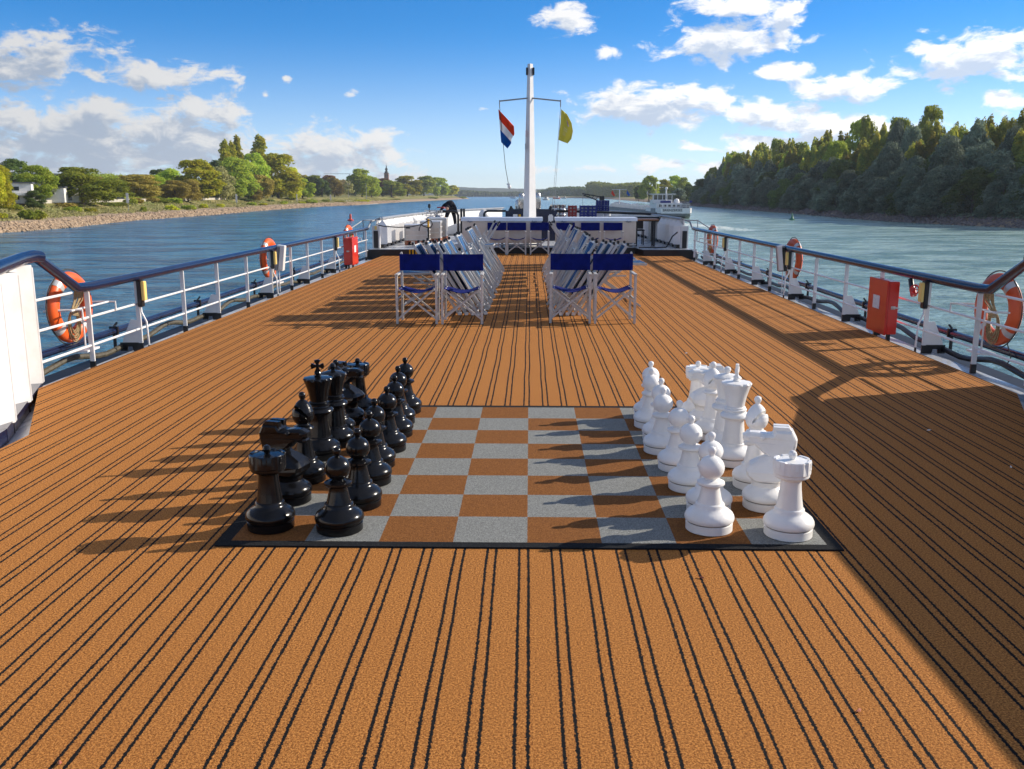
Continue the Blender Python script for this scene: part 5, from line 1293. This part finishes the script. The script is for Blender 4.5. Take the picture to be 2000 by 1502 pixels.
def lsolve(px, off):
    Y = 300.
    for _ in range(30): Y = .5 * Y + .5 * at(px, wl(LW, Y) - off)
    return Y
for (px, py, wpx, off, kind, mat, lab) in LT:
    if px >= -5: Y = lsolve(px, off)
    else: Y = 200.
    X = (px - 1035) / 1795. * Y; z0 = hgt(-1, off) - .2; h = zt(py, Y) - z0; w = wpx / 1795. * Y * (1.42 if kind != 'column' else 1.3) * (.8 if px < 130 else 1)
    tree(kind, mat, X, Y, z0, w, h, lab, group=None, leaf=.42 if Y < 420 else (.7 if Y < 900 else 1.1))
fill = [(x_, 347 + 5 * math.sin(x_ * .05) + (3 if x_ < 250 else 0)) for x_ in range(150, 620, 26)]
for i, (px, py) in enumerate(fill):
    off = 62 + 9 * (i % 3); Y = lsolve(px, off); X = (px - 1035) / 1795. * Y; z0 = hgt(-1, off) - .3
    tree('round', ('green', 'dark', 'brown', 'green', 'dark')[i % 5], X, Y, z0, 46 / 1795. * Y * 1.3, zt(py, Y) - z0, 'tree filling the row behind the left bank trees, %s from the left' % WORD[i] if i < 16 else 'tree filling the row behind the left bank trees, %s from the left' % ('seventeenth', 'eighteenth', 'nineteenth')[i - 16], group='background trees on the left bank', leaf=.7)
# bare pale tree
Y = lsolve(687, 28); X = (687 - 1035) / 1795. * Y; z0 = hgt(-1, 28); h = zt(353, Y) - z0
t = thing('bare_tree', 'bare grey branched tree with few leaves on the left bank', 'tree', (X, Y, z0))
trunk_mesh(h, .35, 4, .5, 16, .85).build('trunk', M['concrete'], t, smooth=True)
me = leaf_mesh('crown', [(x * 11, y * 11, z * h, a * 9, b * 9, c * h * .8) for x, y, z, a, b, c in lobes_for('round', 8)], 3.2, .7, LEAF['pale'], 4)
link(bpy.data.objects.new('crown', me), t)
def ordw(n):
    ones = ['', 'first', 'second', 'third', 'fourth', 'fifth', 'sixth', 'seventh', 'eighth', 'ninth', 'tenth', 'eleventh', 'twelfth', 'thirteenth', 'fourteenth', 'fifteenth', 'sixteenth', 'seventeenth', 'eighteenth', 'nineteenth']
    if n < 20: return ones[n]
    tens = {2: ('twenty', 'twentieth'), 3: ('thirty', 'thirtieth'), 4: ('forty', 'fortieth'), 5: ('fifty', 'fiftieth'), 6: ('sixty', 'sixtieth')}[n // 10]
    return tens[1] if n % 10 == 0 else tens[0] + '-' + ones[n % 10]
# bushes along the left slope
LB = [(68, 402, 44, 6, 'green'), (8, 410, 26, 9, 'yellow'), (150, 399, 30, 14, 'lime'), (180, 402, 30, 12, 'yellow'), (288, 399, 12, 7, 'lime'), (345, 396, 28, 7, 'yellow'), (376, 397, 28, 7, 'lime'), (405, 394, 18, 9, 'yellow'), (438, 396, 16, 9, 'yellow'), (497, 393, 20, 9, 'lime'), (520, 394, 18, 8, 'yellow'), (561, 390, 14, 9, 'green'), (596, 391, 16, 8, 'yellow'), (612, 387, 26, 9, 'lime'), (560, 395, 12, 8, 'yellow'), (712, 389, 34, 8, 'yellow'), (670, 390, 22, 10, 'yellow'), (640, 388, 20, 14, 'green'), (850, 384, 20, 8, 'green'), (775, 388, 26, 10, 'lime'), (905, 383, 16, 4, 'green'),
      (320, 382, 44, 25, 'green'), (300, 383, 34, 26, 'brown'), (30, 395, 40, 21, 'green'), (130, 392, 50, 22, 'brown'), (225, 392, 60, 22, 'green'), (265, 384, 24, 24, 'green'), (275, 382, 30, 25, 'brown'), (345, 384, 34, 24, 'green'), (535, 388, 20, 22, 'dark'), (480, 390, 40, 25, 'dark'), (440, 386, 50, 34, 'dark'), (575, 384, 30, 26, 'green')]
for i, (px, py, wpx, off, mat) in enumerate(LB):
    Y = lsolve(px, off); X = (px - 1035) / 1795. * Y; z0 = hgt(-1, off) - .2; h = max(1.2, zt(py, Y) - z0); w = wpx / 1795. * Y
    nb = {'green': 'mid green', 'yellow': 'yellowish', 'lime': 'bright green', 'brown': 'brownish', 'dark': 'dark green'}[mat]
    tree('bush', mat, X, Y, z0, w, h, '%s bush on the left bank, %s from the left among the %s' % (nb, ordw(1 + sum(1 for b in LB if (b[3] > 15) == (off > 15) and b[0] < px)), 'hedge row bushes' if off > 15 else 'waterside bushes'), 'bush', 'bushes on the left bank', cat='bush', leaf=.42)
# right bank forest
rr2 = random.Random(21); cnt = {}
TOPL = [(1335, 345), (1350, 333), (1380, 316), (1420, 298), (1450, 294), (1500, 284), (1550, 280), (1600, 262), (1640, 258), (1700, 252), (1780, 228), (1850, 230), (1890, 213), (1950, 222), (2000, 216), (2200, 180)]
def topline(px): return float(np.interp(px, [a for a, b in TOPL], [b for a, b in TOPL]))
def forest(row, off, y0, y1, step, kinds, hf, wf, leafs):
    y = y0
    while y < y1:
        x = wl(RW, y) + off + rr2.uniform(-3, 3); px = 1035 + x / y * 1795
        if px < 2110:
            H_ = (zt(topline(px), y) - hgt(1, off)) * hf * rr2.uniform(*((.68, 1.18) if row < 2 else (.84, 1.08))); k, mt = rr2.choice(kinds)
            H_ = max(H_, 8)
            cnt[row] = cnt.get(row, 0) + 1
            tp = {'willow': 'grey green willow', 'wild': 'tall autumn poplar', 'round': 'green broad tree'}[k]
            if row == 0: lab = '%s in the waterside row of the right forest, %s from the near end' % (tp, ordw(cnt[row]))
            else: lab = '%s %s of the right forest, %s from near end' % (tp, ('', 'in second row', 'in third row', 'in rearmost row')[row], ordw(cnt[row]))
            W_ = wf * rr2.uniform(.85, 1.25)
            tree(k, mt, x, y, hgt(1, off) - .8, W_, H_, lab, group='trees of the right bank forest', leaf=leafs * (1 if y < 400 else 1.6))
        y += step * rr2.uniform(.8, 1.2) * (1 + (y - 200) / 900)
forest(0, 8, 186, 660, 7.5, [('willow', 'willow')] * 5 + [('willow', 'dark')], .46, 13, .30)
forest(1, 16, 184, 670, 8.5, [('willow', 'willow')] * 4 + [('round', 'dark')], .66, 15, .30)
forest(2, 27, 184, 700, 8.5, [('wild', 'wild')] * 5 + [('willow', 'willow'), ('round', 'green')], .93, 13, .36)
forest(3, 42, 190, 720, 11, [('wild', 'wild')] * 3 + [('round', 'green')], 1.06, 14, .42)
# farther groups on the right bank
for i, (px, py, wpx, Y, kind, mat, lab) in enumerate([
 (1262, 346, 46, 780, 'round', 'green', 'big rounded tree standing left of the tanker wheelhouse'), (1243, 362, 24, 790, 'round', 'dark', 'lower dark tree at the left edge of that rounded tree'), (1290, 352, 34, 800, 'round', 'yellow', 'light yellow green tree above the tanker wheelhouse'),
 (1310, 345, 40, 900, 'round', 'lime', 'pale green tree behind the tanker wheelhouse'), (1328, 347, 34, 860, 'round', 'green', 'olive tree where the right forest begins'), (1300, 366, 44, 760, 'round', 'dark', 'low dark tree behind the tanker superstructure'), (1335, 360, 36, 740, 'willow', 'dark', 'dark willow right of the tanker superstructure'), (1318, 368, 40, 730, 'willow', 'willow', 'grey willow by the water right of the tanker')]):
    z0 = WATER + 2; tree(kind, mat, (px - 1035) / 1795. * Y, Y, z0, wpx / 1795. * Y, zt(py, Y) - z0, lab, leaf=.9)
def far_wood(name, px0, px1, Y0, Y1, tops, label, seed, dark='dark'):
    r_ = random.Random(seed); L_ = []
    n = 60
    for i in range(n):
        u = i / (n - 1); px = px0 + (px1 - px0) * u; Y = Y0 + (Y1 - Y0) * u
        for k in range(3):
            YY = Y + k * 25; tp = float(np.interp(px, [a for a, b in tops], [b for a, b in tops])) + r_.uniform(-1.2, 2.2)
            H_ = zt(tp, YY) - WATER; X = (px - 1035) / 1795. * YY + r_.uniform(-6, 6); w = abs(px1 - px0) / n / 1795. * YY * 1.3 + 4
            for q in (.25, .55, .82): L_.append((X, YY + r_.uniform(-5, 5), WATER + H_ * q, w, w, H_ * .2))
    s = Y0 / 1500.
    me = leaf_mesh(name, L_, 1.4 / s ** 1.3, 1.6 * s, LEAF[dark], seed, up=.2)
    tag(link(bpy.data.objects.new(name, me)), label, 'wood', kind='stuff')
far_wood('far_wood', 1150, 1245, 2000, 1500, [(1145, 360), (1160, 357), (1200, 361), (1240, 358)], 'hazy wood on the right bank behind the black crane arm', 31, 'green')
far_wood('far_wood', 1055, 1150, 2700, 2100, [(1055, 374), (1075, 368), (1110, 366), (1150, 368)], 'blue grey wood right of the mast foot', 32)
far_wood('far_wood', 895, 1060, 3100, 3300, [(895, 372), (930, 374), (960, 376), (1060, 377)], 'low hazy wood along the far shore left of the mast', 33)
far_wood('far_wood', 130, 360, 560, 900, [(130, 352), (150, 348), (200, 340), (260, 347), (300, 348), (360, 345)], 'distant wooded rise behind the trees at the left', 34, 'green')
far_wood('far_wood', 600, 770, 1150, 1300, [(600, 356), (660, 352), (770, 358)], 'dark wood filling in behind the trees left of the spire', 35, 'brown')

# grass tufts and ground cover on the left slope
r_ = np.random.RandomState(77); L_ = []
for k in range(1500):
    y = 125 * (900 / 125) ** r_.rand(); o = r_.uniform(5.5, 25); s = r_.uniform(.5, 1.5)
    L_.append((wl(LW, y) - o, y, hgt(-1, o) + .1, s * 1.5, s * 2, .35 * s))
me = leaf_mesh('ground_cover', L_, 9, .30, LEAF['pale'], 78, up=.4); tag(link(bpy.data.objects.new('ground_cover', me)), 'yellow green grass and weeds on the left bank slope', 'ground cover', kind='stuff')
L_ = []
for k in range(900):
    y = 130 * (700 / 130) ** r_.rand(); o = r_.uniform(4.5, 9); s = r_.uniform(.6, 1.6); L_.append((wl(RW, y) + o, y, hgt(1, o) + .2, s, s * 1.5, .6 * s))
me = leaf_mesh('undergrowth', L_, 12, .32, LEAF['willow'], 79, up=.3); tag(link(bpy.data.objects.new('undergrowth', me)), 'dark undergrowth along the foot of the right forest', 'undergrowth', kind='stuff')

# ------------------------------------------------------------------ left bank buildings, wall, signs, cars
def facade_house(px, off, w, d, h, label, wins, steps=None, rz=0., name='house', mat='house'):
    k_ = .68 if off < 100 else 1; h *= k_; wins = [(a, b * k_, c * k_, e * k_) for a, b, c, e in wins]; steps = [(a, b * k_, c, e, f_ * k_) for a, b, c, e, f_ in steps] if steps else None
    off = 30 if off < 50 else (36 if off < 100 else off)
    Y = lsolve(px, off); X = (px - 1035) / 1795. * Y; z0 = hgt(-1, off)
    t = thing(name, label, 'house', (X, Y, z0), rz)
    MB().box((0, 0, h / 2), (w, d, h)).build('wall', M[mat], t)
    MB().box((0, 0, h + .15), (w + .8, d + .8, .3)).build('roof', M['roof'], t)
    for (u, z, ww, hh) in wins:
        f = MB().box((u, -d / 2 - .02, z), (ww + .3, .08, hh + .3)).build('window', M['house'], t)
        MB().box((u, -d / 2 - .07, z), (ww, .04, hh)).build('pane', M['glass'], f)
    if steps:
        for (u, z, ww, dd, hh) in steps: MB().box((u, -d / 2 - dd / 2, z), (ww, dd, hh)).build('balcony', M[mat], t)
    return t
facade_house(22, 40, 13, 10, 7.6, 'white stepped house with balconies at the far left', [(-3, 5.6, 2.4, 1.4), (2.6, 5.6, 3.0, 1.5), (-3, 2.2, 2.4, 1.5), (2.6, 2.2, 2.6, 1.6)], [(1.5, 3.5, 9, 1.8, 1.0), (-2, 6.9, 6, 1.4, .9)], R(25))
t = facade_house(48, 52, 12, 10, 8.0, 'white house wing with grey roof behind the wide green tree', [(-3, 5, 1.6, 1.6), (3, 5, 3, 2.4)], None, R(25))
facade_house(96, 42, 12, 9, 6.2, 'low white house half hidden by the wide green tree', [(-2, 4, 1.4, 1.2), (3, 4, 1.4, 1.2)], None, R(20))
facade_house(128, 42, 9, 9, 6.8, 'white gabled house with two small windows left of the broad tree', [(-1.5, 4.6, 1.3, 1.3), (2.3, 4.6, 1.3, 1.3), (2.0, 1.6, 1.6, 1.6)], None, R(35))
facade_house(118, 110, 12, 9, 9.5, 'brownish flat roofed house on the rise behind the white ones', [(-2, 7, 2, 1.2), (3, 7, 2, 1.2)], None, R(20), mat='concrete')
# promenade wall
def strip_wall(y0, y1, off, z0, h, th, name, label, mat, cat):
    m = MB(); ys_ = np.arange(y0, y1, 8.)
    for a, b in zip(ys_[:-1], ys_[1:]): m.bar((wl(LW, a) - off, a, z0 + h / 2), (wl(LW, b) - off, b, z0 + h / 2), th, h)
    return tag(m.build(name, M[mat], loc=(0, 0, 0)), label, cat)
strip_wall(150, 470, 26.4, WATER + 4.5, 1.2, .4, 'promenade_wall', 'long pale promenade wall on the left bank', 'concrete', 'wall')
L_ = [(wl(LW, y) - 31 + rng.uniform(-.3, .3), y, WATER + 5.6, .9, 1.6, .8) for y in np.arange(150, 420, 1.6)]
me = leaf_mesh('hedge', L_, 34, .30, LEAF['green'], 80, up=.3); tag(link(bpy.data.objects.new('hedge', me)), 'clipped hedge behind the pale promenade wall', 'hedge', kind='stuff')
def car(px, off, col, label):
    Y = lsolve(px, off); X = (px - 1035) / 1795. * Y
    t = thing('parked_car', label, 'car', (X, Y, hgt(-1, off)), R(80), 'cars on the riverside road')
    MB().prism([(-2.1, .3), (2.1, .3), (2.15, .75), (1.9, .9), (1.2, .95), (.6, 1.42), (-1.1, 1.45), (-1.7, 1.0), (-2.1, .9)], 1.7).build('body', M[col], t, bevel=.06)
    MB().prism([(1.05, .97), (.55, 1.36), (-1.05, 1.38), (-1.5, 1.0)], 1.72).build('side_windows', M['glass'], t)
    for x in (-1.3, 1.3):
        for y in (-.75, .75): MB().tube([(x, y - .1, .32), (x, y + .1, .32)], .32, 14).build('wheel', M['black'], t)
car(209, 29, 'grey', 'grey blue car on the riverside road, left one'); car(245, 29, 'black', 'dark car on the riverside road, right one')
def board(px, pyt, off, w, h, label, leg=True):
    Y = lsolve(px, off); X = (px - 1035) / 1795. * Y; z0 = hgt(-1, off); zt_ = zt(pyt, Y)
    t = thing('marker_board', label, 'sign', (X, Y, z0), 0, 'white river marker boards')
    MB().tube([(0, 0, -.3), (0, 0, zt_ - z0 - h * .3)], .07, 8).build('pole', M['grey'], t)
    MB().box((0, -.1, zt_ - z0 - h / 2), (w, .06, h)).build('board', M['house'], t)
board(258.5, 377, 8, .75, 2.9, 'white marker board on a pole near the first white houses'); board(470, 379, 8, .75, 3.6, 'white marker board on a pole in front of the tall tree group'); board(587, 379, 9, .6, 3.8, 'white marker board right of the tall tree group'); board(652, 380, 9, .9, 3.6, 'small white marker board left of the lamp pole')
Y = lsolve(612, 30); t = thing('orange_sign', 'orange sign board beside the road right of the tall tree group', 'sign', ((612 - 1035) / 1795. * Y, Y, hgt(-1, 30)))
MB().box((0, 0, 3.9), (3.2, .1, 3.2)).build('board', M['safety'], t); MB().tube([(0, .1, 0), (0, .1, 3)], .1, 8).build('pole', M['grey'], t)
Y = lsolve(721, 16); t = thing('lamp_pole', 'tall thin pole in front of the dark crowned tree', 'pole', ((721 - 1035) / 1795. * Y, Y, hgt(-1, 16)))
MB().tube([(0, 0, 0), (0, 0, zt(358, Y) - hgt(-1, 16))], [.28, .14], 8).build('pole', M['grey'], t)
# church spire and crane jib above the trees
Y = 1250.; X = (761 - 1035) / 1795. * Y; t = thing('church_tower', 'red stone church tower with dark onion spire above the trees', 'church tower', (X, Y, 10)); zz = lambda py: zt(py, Y) - 10
MB().box((0, 0, zz(341) / 2), (5.6, 5.6, zz(341))).build('tower', M['church'], t)
MB().box((0, 0, zz(341) + .3), (6.2, 6.2, .6)).build('cornice', M['church'], t)
for u in (-1.3, 1.3): MB().box((u, -2.85, zz(345)), (.9, .1, 2.4)).build('belfry_opening', M['glass'], t)
MB().lathe([(3.0, zz(340.6)), (2.5, zz(338)), (1.5, zz(336)), (1.3, zz(335)), (1.9, zz(333.5)), (1.6, zz(331.5)), (.6, zz(329)), (.5, zz(328)), (.7, zz(327)), (.2, zz(325)), (.06, zz(321))], 12).build('spire', M['slate'], t)
Y = 1500.; X = (690 - 1035) / 1795. * Y; t = thing('tower_crane', 'distant tower crane whose thin jib crosses above the trees left of the spire', 'crane', (X, Y, 8)); zj = zt(341.5, Y) - 8
m = MB(); m.box((-20, 0, zj), (44, .35, .3)).box((-20, 0, zj + 1), (42, .25, .2))
for k in range(22): m.bar((-41 + 2 * k, 0, zj), (-40 + 2 * k, 0, zj + 1), .15, .15).bar((-40 + 2 * k, 0, zj + 1), (-39 + 2 * k, 0, zj), .15, .15)
m.build('jib', M['grey'], t); MB().box((0, 0, zj / 2), (1.2, 1.2, zj)).build('tower', M['grey'], t)
# boat ramp
v = [(-99.5, 600, WATER + .02), (-118, 600, WATER + 2.4), (-118, 640, WATER + 2.4), (-97, 640, WATER + .02)]
board(1, 500, 2, .1, .1, 'x') if False else None

# ------------------------------------------------------------------ buoys, boats
def place(px, py, z=WATER):
    # ship metres of a water point whose picture position was measured
    d = (HCAM - z) * 1795 / .9793 / (py - 380); return ((px - 1035) / 1795. * d, d)
x, y = -50.5, 262.
t = thing('channel_buoy', 'small red channel buoy floating off the left railing', 'buoy', (x, y, WATER)); MB().lathe([(.9, -.2), (.9, .25), (.45, .4), (.3, .9), (.3, 1.7), (.22, 1.85), (0, 1.85)], 20).build('float', M['buoyred'], t, smooth=True)
x, y = 75.4, 270.
t = thing('channel_buoy', 'small green conical channel buoy on the right side of the river', 'buoy', (x, y, WATER)); MB().lathe([(.85, -.2), (.85, .2), (.45, .5), (.28, 1.1), (.1, 1.9), (.04, 2.2), (0, 2.2)], 20).build('float', M['green'], t, smooth=True)
for (px, py, lab) in ((1789, 392, 'white marker board on a pole at the foot of the right forest'), (1584, 385, 'thin white marker post at the foot of the right forest')):
    Y = at(px, 104.5); z0 = hgt(1, 4); t = thing('marker_board', lab, 'sign', ((px - 1035) / 1795. * Y, Y, z0), 0, 'white river marker boards')
    MB().tube([(0, 0, -.3), (0, 0, 2.6)], .06, 8).build('pole', M['bark'], t); MB().box((0, -.1, 2.9), (.35, .05, 1.7), M=Matrix.Rotation(R(10), 3, 'Y')).build('board', M['house'], t)
def text_mesh(txt, size, mat, parent, loc, rot, name='lettering'):
    cu = bpy.data.curves.new(name, 'FONT'); cu.body = txt; cu.size = size; cu.align_x = 'CENTER'; cu.extrude = .004; cu.offset = size * .012
    o = bpy.data.objects.new(name, cu); COL.objects.link(o)
    dg = bpy.context.evaluated_depsgraph_get(); me = bpy.data.meshes.new_from_object(o.evaluated_get(dg)); bpy.data.objects.remove(o)
    me.name = name; me.materials.clear(); me.materials.append(mat); q = link(bpy.data.objects.new(name, me), parent); q.location = loc; q.rotation_euler = rot; return q
# tank barge steaming ahead to starboard
t = thing('tank_barge', 'long grey and white river tanker with white wheelhouse, seen from its stern', 'tanker', (44.2, 288, WATER), R(3)); W2 = 5.6
def hull_ring(y, w, zb, zt_): return [(-w, y, zt_), (-w, y, zb + .7), (-w * .7, y, zb), (w * .7, y, zb), (w, y, zb + .7), (w, y, zt_)]
secs = [(-2.2, 4.3, .9, 3.15), (-.8, 5.0, .2, 3.1), (3, 5.5, -.8, 3.05), (16, 5.6, -1, 3.0), (20, 5.6, -1, 2.2), (104, 5.6, -1, 2.4), (112, 4.0, -1, 3.4), (118, .6, -.4, 4.2)]
v = []; f = []
for s_ in secs: v += hull_ring(*s_)
for i in range(len(secs) - 1):
    for k in range(6): f.append((i * 6 + k, i * 6 + (k + 1) % 6, (i + 1) * 6 + (k + 1) % 6, (i + 1) * 6 + k))
f += [tuple(range(6)), tuple(range(42, 48))[::-1]]
hl = MB().add(v, f).build('hull', M['greyhull'], t)
MB().add([(-4.5, -2.45, 1.55), (4.5, -2.45, 1.55), (4.5, -2.30, 3.15), (-4.5, -2.30, 3.15), (-4.4, -1.9, 1.5), (4.4, -1.9, 1.5), (4.4, -1.8, 3.1), (-4.4, -1.8, 3.1)], [(0, 1, 2, 3), (0, 4, 5, 1), (1, 5, 6, 2), (2, 6, 7, 3), (3, 7, 4, 0)]).bar((-5.25, -.6, 2.55), (-5.7, 17, 2.6), .10, 1.1).bar((5.25, -.6, 2.55), (5.7, 17, 2.6), .10, 1.1).bar((-4.5, -2.3, 2.4), (-5.3, -.6, 2.4), .12, 1.5).bar((4.5, -2.3, 2.4), (5.3, -.6, 2.4), .12, 1.5).build('bulwark_plating', M['white'], t)
text_mesh('BRIENZERSEE', 1.02, M['ink'], t, (-.9, -2.47, 2.20), (R(84), 0, 0))
MB().box((-.6, 6.5, 3.7), (9.4, 11, 1.9)).build('deckhouse', M['white'], t, bevel=.05)
for x in np.linspace(-4, 3, 6): MB().box((x, .97, 3.85), (.8, .06, .8)).build('window', M['glass'], t)
wh = MB().box((-2.6, 7.4, 5.1), (6.2, 4.6, 1.1)).box((-2.6, 7.4, 7.15), (6.0, 4.2, .12)).build('wheelhouse', M['white'], t, bevel=.04)
for x in (-5.6, -4.1, -2.6, -1.1, .4): MB().box((x, 5.35, 6.3), (.18, .18, 1.6)).build('mullion', M['white'], wh)
for x in (-4.85, -3.35, -1.85, -.35): MB().box((x, 5.45, 6.3), (1.3, .05, 1.5)).build('pane', M['glass'], wh)
MB().box((-5.62, 7.4, 6.3), (.05, 4.0, 1.5)).build('pane', M['glass'], wh)
MB().box((-2.3, 7.4, 7.35), (7.6, 5.4, .22)).box((-5.4, 7.4, 6.3), (.2, 4.4, 1.6)).build('roof', M['white'], t, bevel=.03)
MB().tube([(-1.6, 4.8, 4), (-1.6, 4.8, 9.0)], .22, 10).ball((-1.6, 4.8, 9.1), .45, 8).build('signal_mast', M['white'], t, smooth=True)
MB().tube([(-4.3, 7.4, 7.4), (-4.3, 7.4, 11.2)], .05, 6).build('aerial', M['white'], t)
MB().lathe([(.9, 0), (.95, .4), (.7, 1.1), (.0, 1.4)], 16, c=(1.4, 3.2, 4.65)).build('white_dome', M['white'], t, smooth=True)
m = MB()
for x in np.linspace(-4.4, 4.6, 9): m.tube([(x, -1.4, 3.1), (x, -1.4, 4.2)], .05, 5)
for z in (3.7, 4.2): m.tube([(-4.4, -1.4, z), (4.6, -1.4, z)], .05, 5).tube([(4.6, -1.4, z), (5.2, 10, z)], .05, 5)
m.build('stern_rail', M['white'], t)
MB().box((3.4, .4, 3.9), (1.3, 1.2, 1.6)).box((4.6, 1.5, 4.0), (.6, 1.4, 1.9)).tube([(4.4, -.9, 3), (4.4, -.9, 5.2)], .1, 6).build('stern_gear', M['grey'], t, bevel=.04)
MB().prism([(0, 0), (.9, .15), (.85, .75), (0, .7)], .03, c=(4.5, -.9, 4.7)).build('stern_flag', M['bluecrate'], t)
MB().box((-2.0, 3.2, 4.9), (3.2, .8, .9)).build('boat_cover', M['bluecrate'], t, bevel=.1)
r3 = random.Random(9); m = MB(); m2 = MB()
for k in range(26):
    y = 21 + 3.1 * k
    m.tube([(-5.3, y, 2.3), (-5.3, y, 3.6)], .07, 5); m.tube([(r3.uniform(-4, 4), y, 2.3), (r3.uniform(-4, 4), y, 3.2)], .25, 6)
    m2.box((r3.uniform(-4, 4), y, 2.9), (r3.uniform(.5, 1.6), 1.2, r3.uniform(.6, 1.8))).box((-4.6, y + 1, 3.0), (.8, .9, 1.3))
m.tube([(-5.3, 20, 3.5), (-5.3, 103, 3.6)], .06, 5).build('side_rail', M['white'], t); m2.build('deck_fittings', M['white'], t)
MB().tube([(-3, 20, 3.0), (-3, 102, 3.1)], .3, 8).tube([(2, 20, 3.0), (2, 102, 3.1)], .3, 8).build('cargo_pipe', M['grey'], t, smooth=True)
fm = MB().tube([(-3.2, 92, 2.4), (-3.2, 92, 9.2)], .2, 8).tube([(-6.3, 92, 9.2), (-.2, 92, 9.2)], .09, 6).build('flag_mast', M['white'], t)
MB().prism([(-6.3, 9.0), (-4.9, 6.8), (-5.6, 6.5), (-6.6, 7.6)], .05, c=(0, 92, 0)).build('red_flag', FR, fm); MB().prism([(-.2, 9.0), (1.2, 6.9), (.4, 6.6), (-.4, 7.6)], .05, c=(0, 92, 0)).build('blue_flag', FB, fm)
def motor_boat(px, py, s, label, col='white', rz=0):
    x, y = place(px, py); t = thing('motor_boat', label, 'boat', (x, y, WATER), rz, 'distant motor boats')
    v = [(-s, -2 * s, .3), (s, -2 * s, .3), (s * 1.1, s, .5), (0, 3 * s, 1.2), (-s * 1.1, s, .5)]; v2 = [(a * .6, b * .9, -.4) for a, b, c in v]; n = 5
    MB().add(v2 + [(a, b, c + s * .5) for a, b, c in v], [tuple(range(n))[::-1], tuple(range(n, 2 * n))] + [(i, (i + 1) % n, (i + 1) % n + n, i + n) for i in range(n)]).build('hull', M[col], t)
    MB().box((0, -.2 * s, s * 1.2), (1.3 * s, 2.0 * s, s * .9)).build('cabin', M['white'], t, bevel=.1); MB().box((0, -.2 * s, s * 1.35), (1.34 * s, 1.6 * s, s * .3)).build('windows', M['glass'], t)
motor_boat(1066, 390.5, 2.4, 'white motor boat just right of the mast foot', rz=.8); motor_boat(1087, 388.3, 2.6, 'small boat with reddish hull, second right of the mast', 'buoyred', 1.2); motor_boat(1101, 387.6, 2.0, 'small grey boat, third and farthest right of the mast', 'grey', 1.2); motor_boat(1004, 387.4, 2.6, 'tiny white boat near the far shore left of the mast', 'white', 1.5)
# slipway on the left bank
Ys = 640.; v = [(-119, 600, WATER + .1), (-150, 604, WATER + 3.2), (-150, 690, WATER + 3.6), (-112, 700, WATER + .1)]
v = [(wl(LW, 640) + 1, 640, WATER - .1), (wl(LW, 640) - 16, 650, WATER + 2.9), (wl(LW, 740) - 16, 740, WATER + 2.9), (wl(LW, 740) + 3, 740, WATER - .1)]
v += [(a, b, c - .4) for a, b, c in v]
tag(MB().add(v, [(3, 2, 1, 0), (4, 5, 6, 7), (0, 1, 5, 4), (1, 2, 6, 5), (2, 3, 7, 6), (3, 0, 4, 7)]).build('slipway', M['concrete']), kind='structure')

# ------------------------------------------------------------------ the air
HAZE = 9e-5
if HAZE:
    t = NT('river haze'); pv = t.n('ShaderNodeVolumePrincipled'); pv.inputs['Color'].default_value = (.80, .88, 1, 1); pv.inputs['Density'].default_value = HAZE; pv.inputs['Anisotropy'].default_value = .2
    t.l(pv.outputs[0], t.out.inputs[1]); t.m.use_nodes = True
    o = MB().box((0, 3000, (WATER - 3 + 125) / 2), (12500, 7400, 128 - WATER)).build('haze', t.m); tag(o, kind='stuff')

S.cycles.volume_bounces = 0; S.cycles.max_bounces = 6; S.cycles.transparent_max_bounces = 8
S.cycles.use_denoising = True
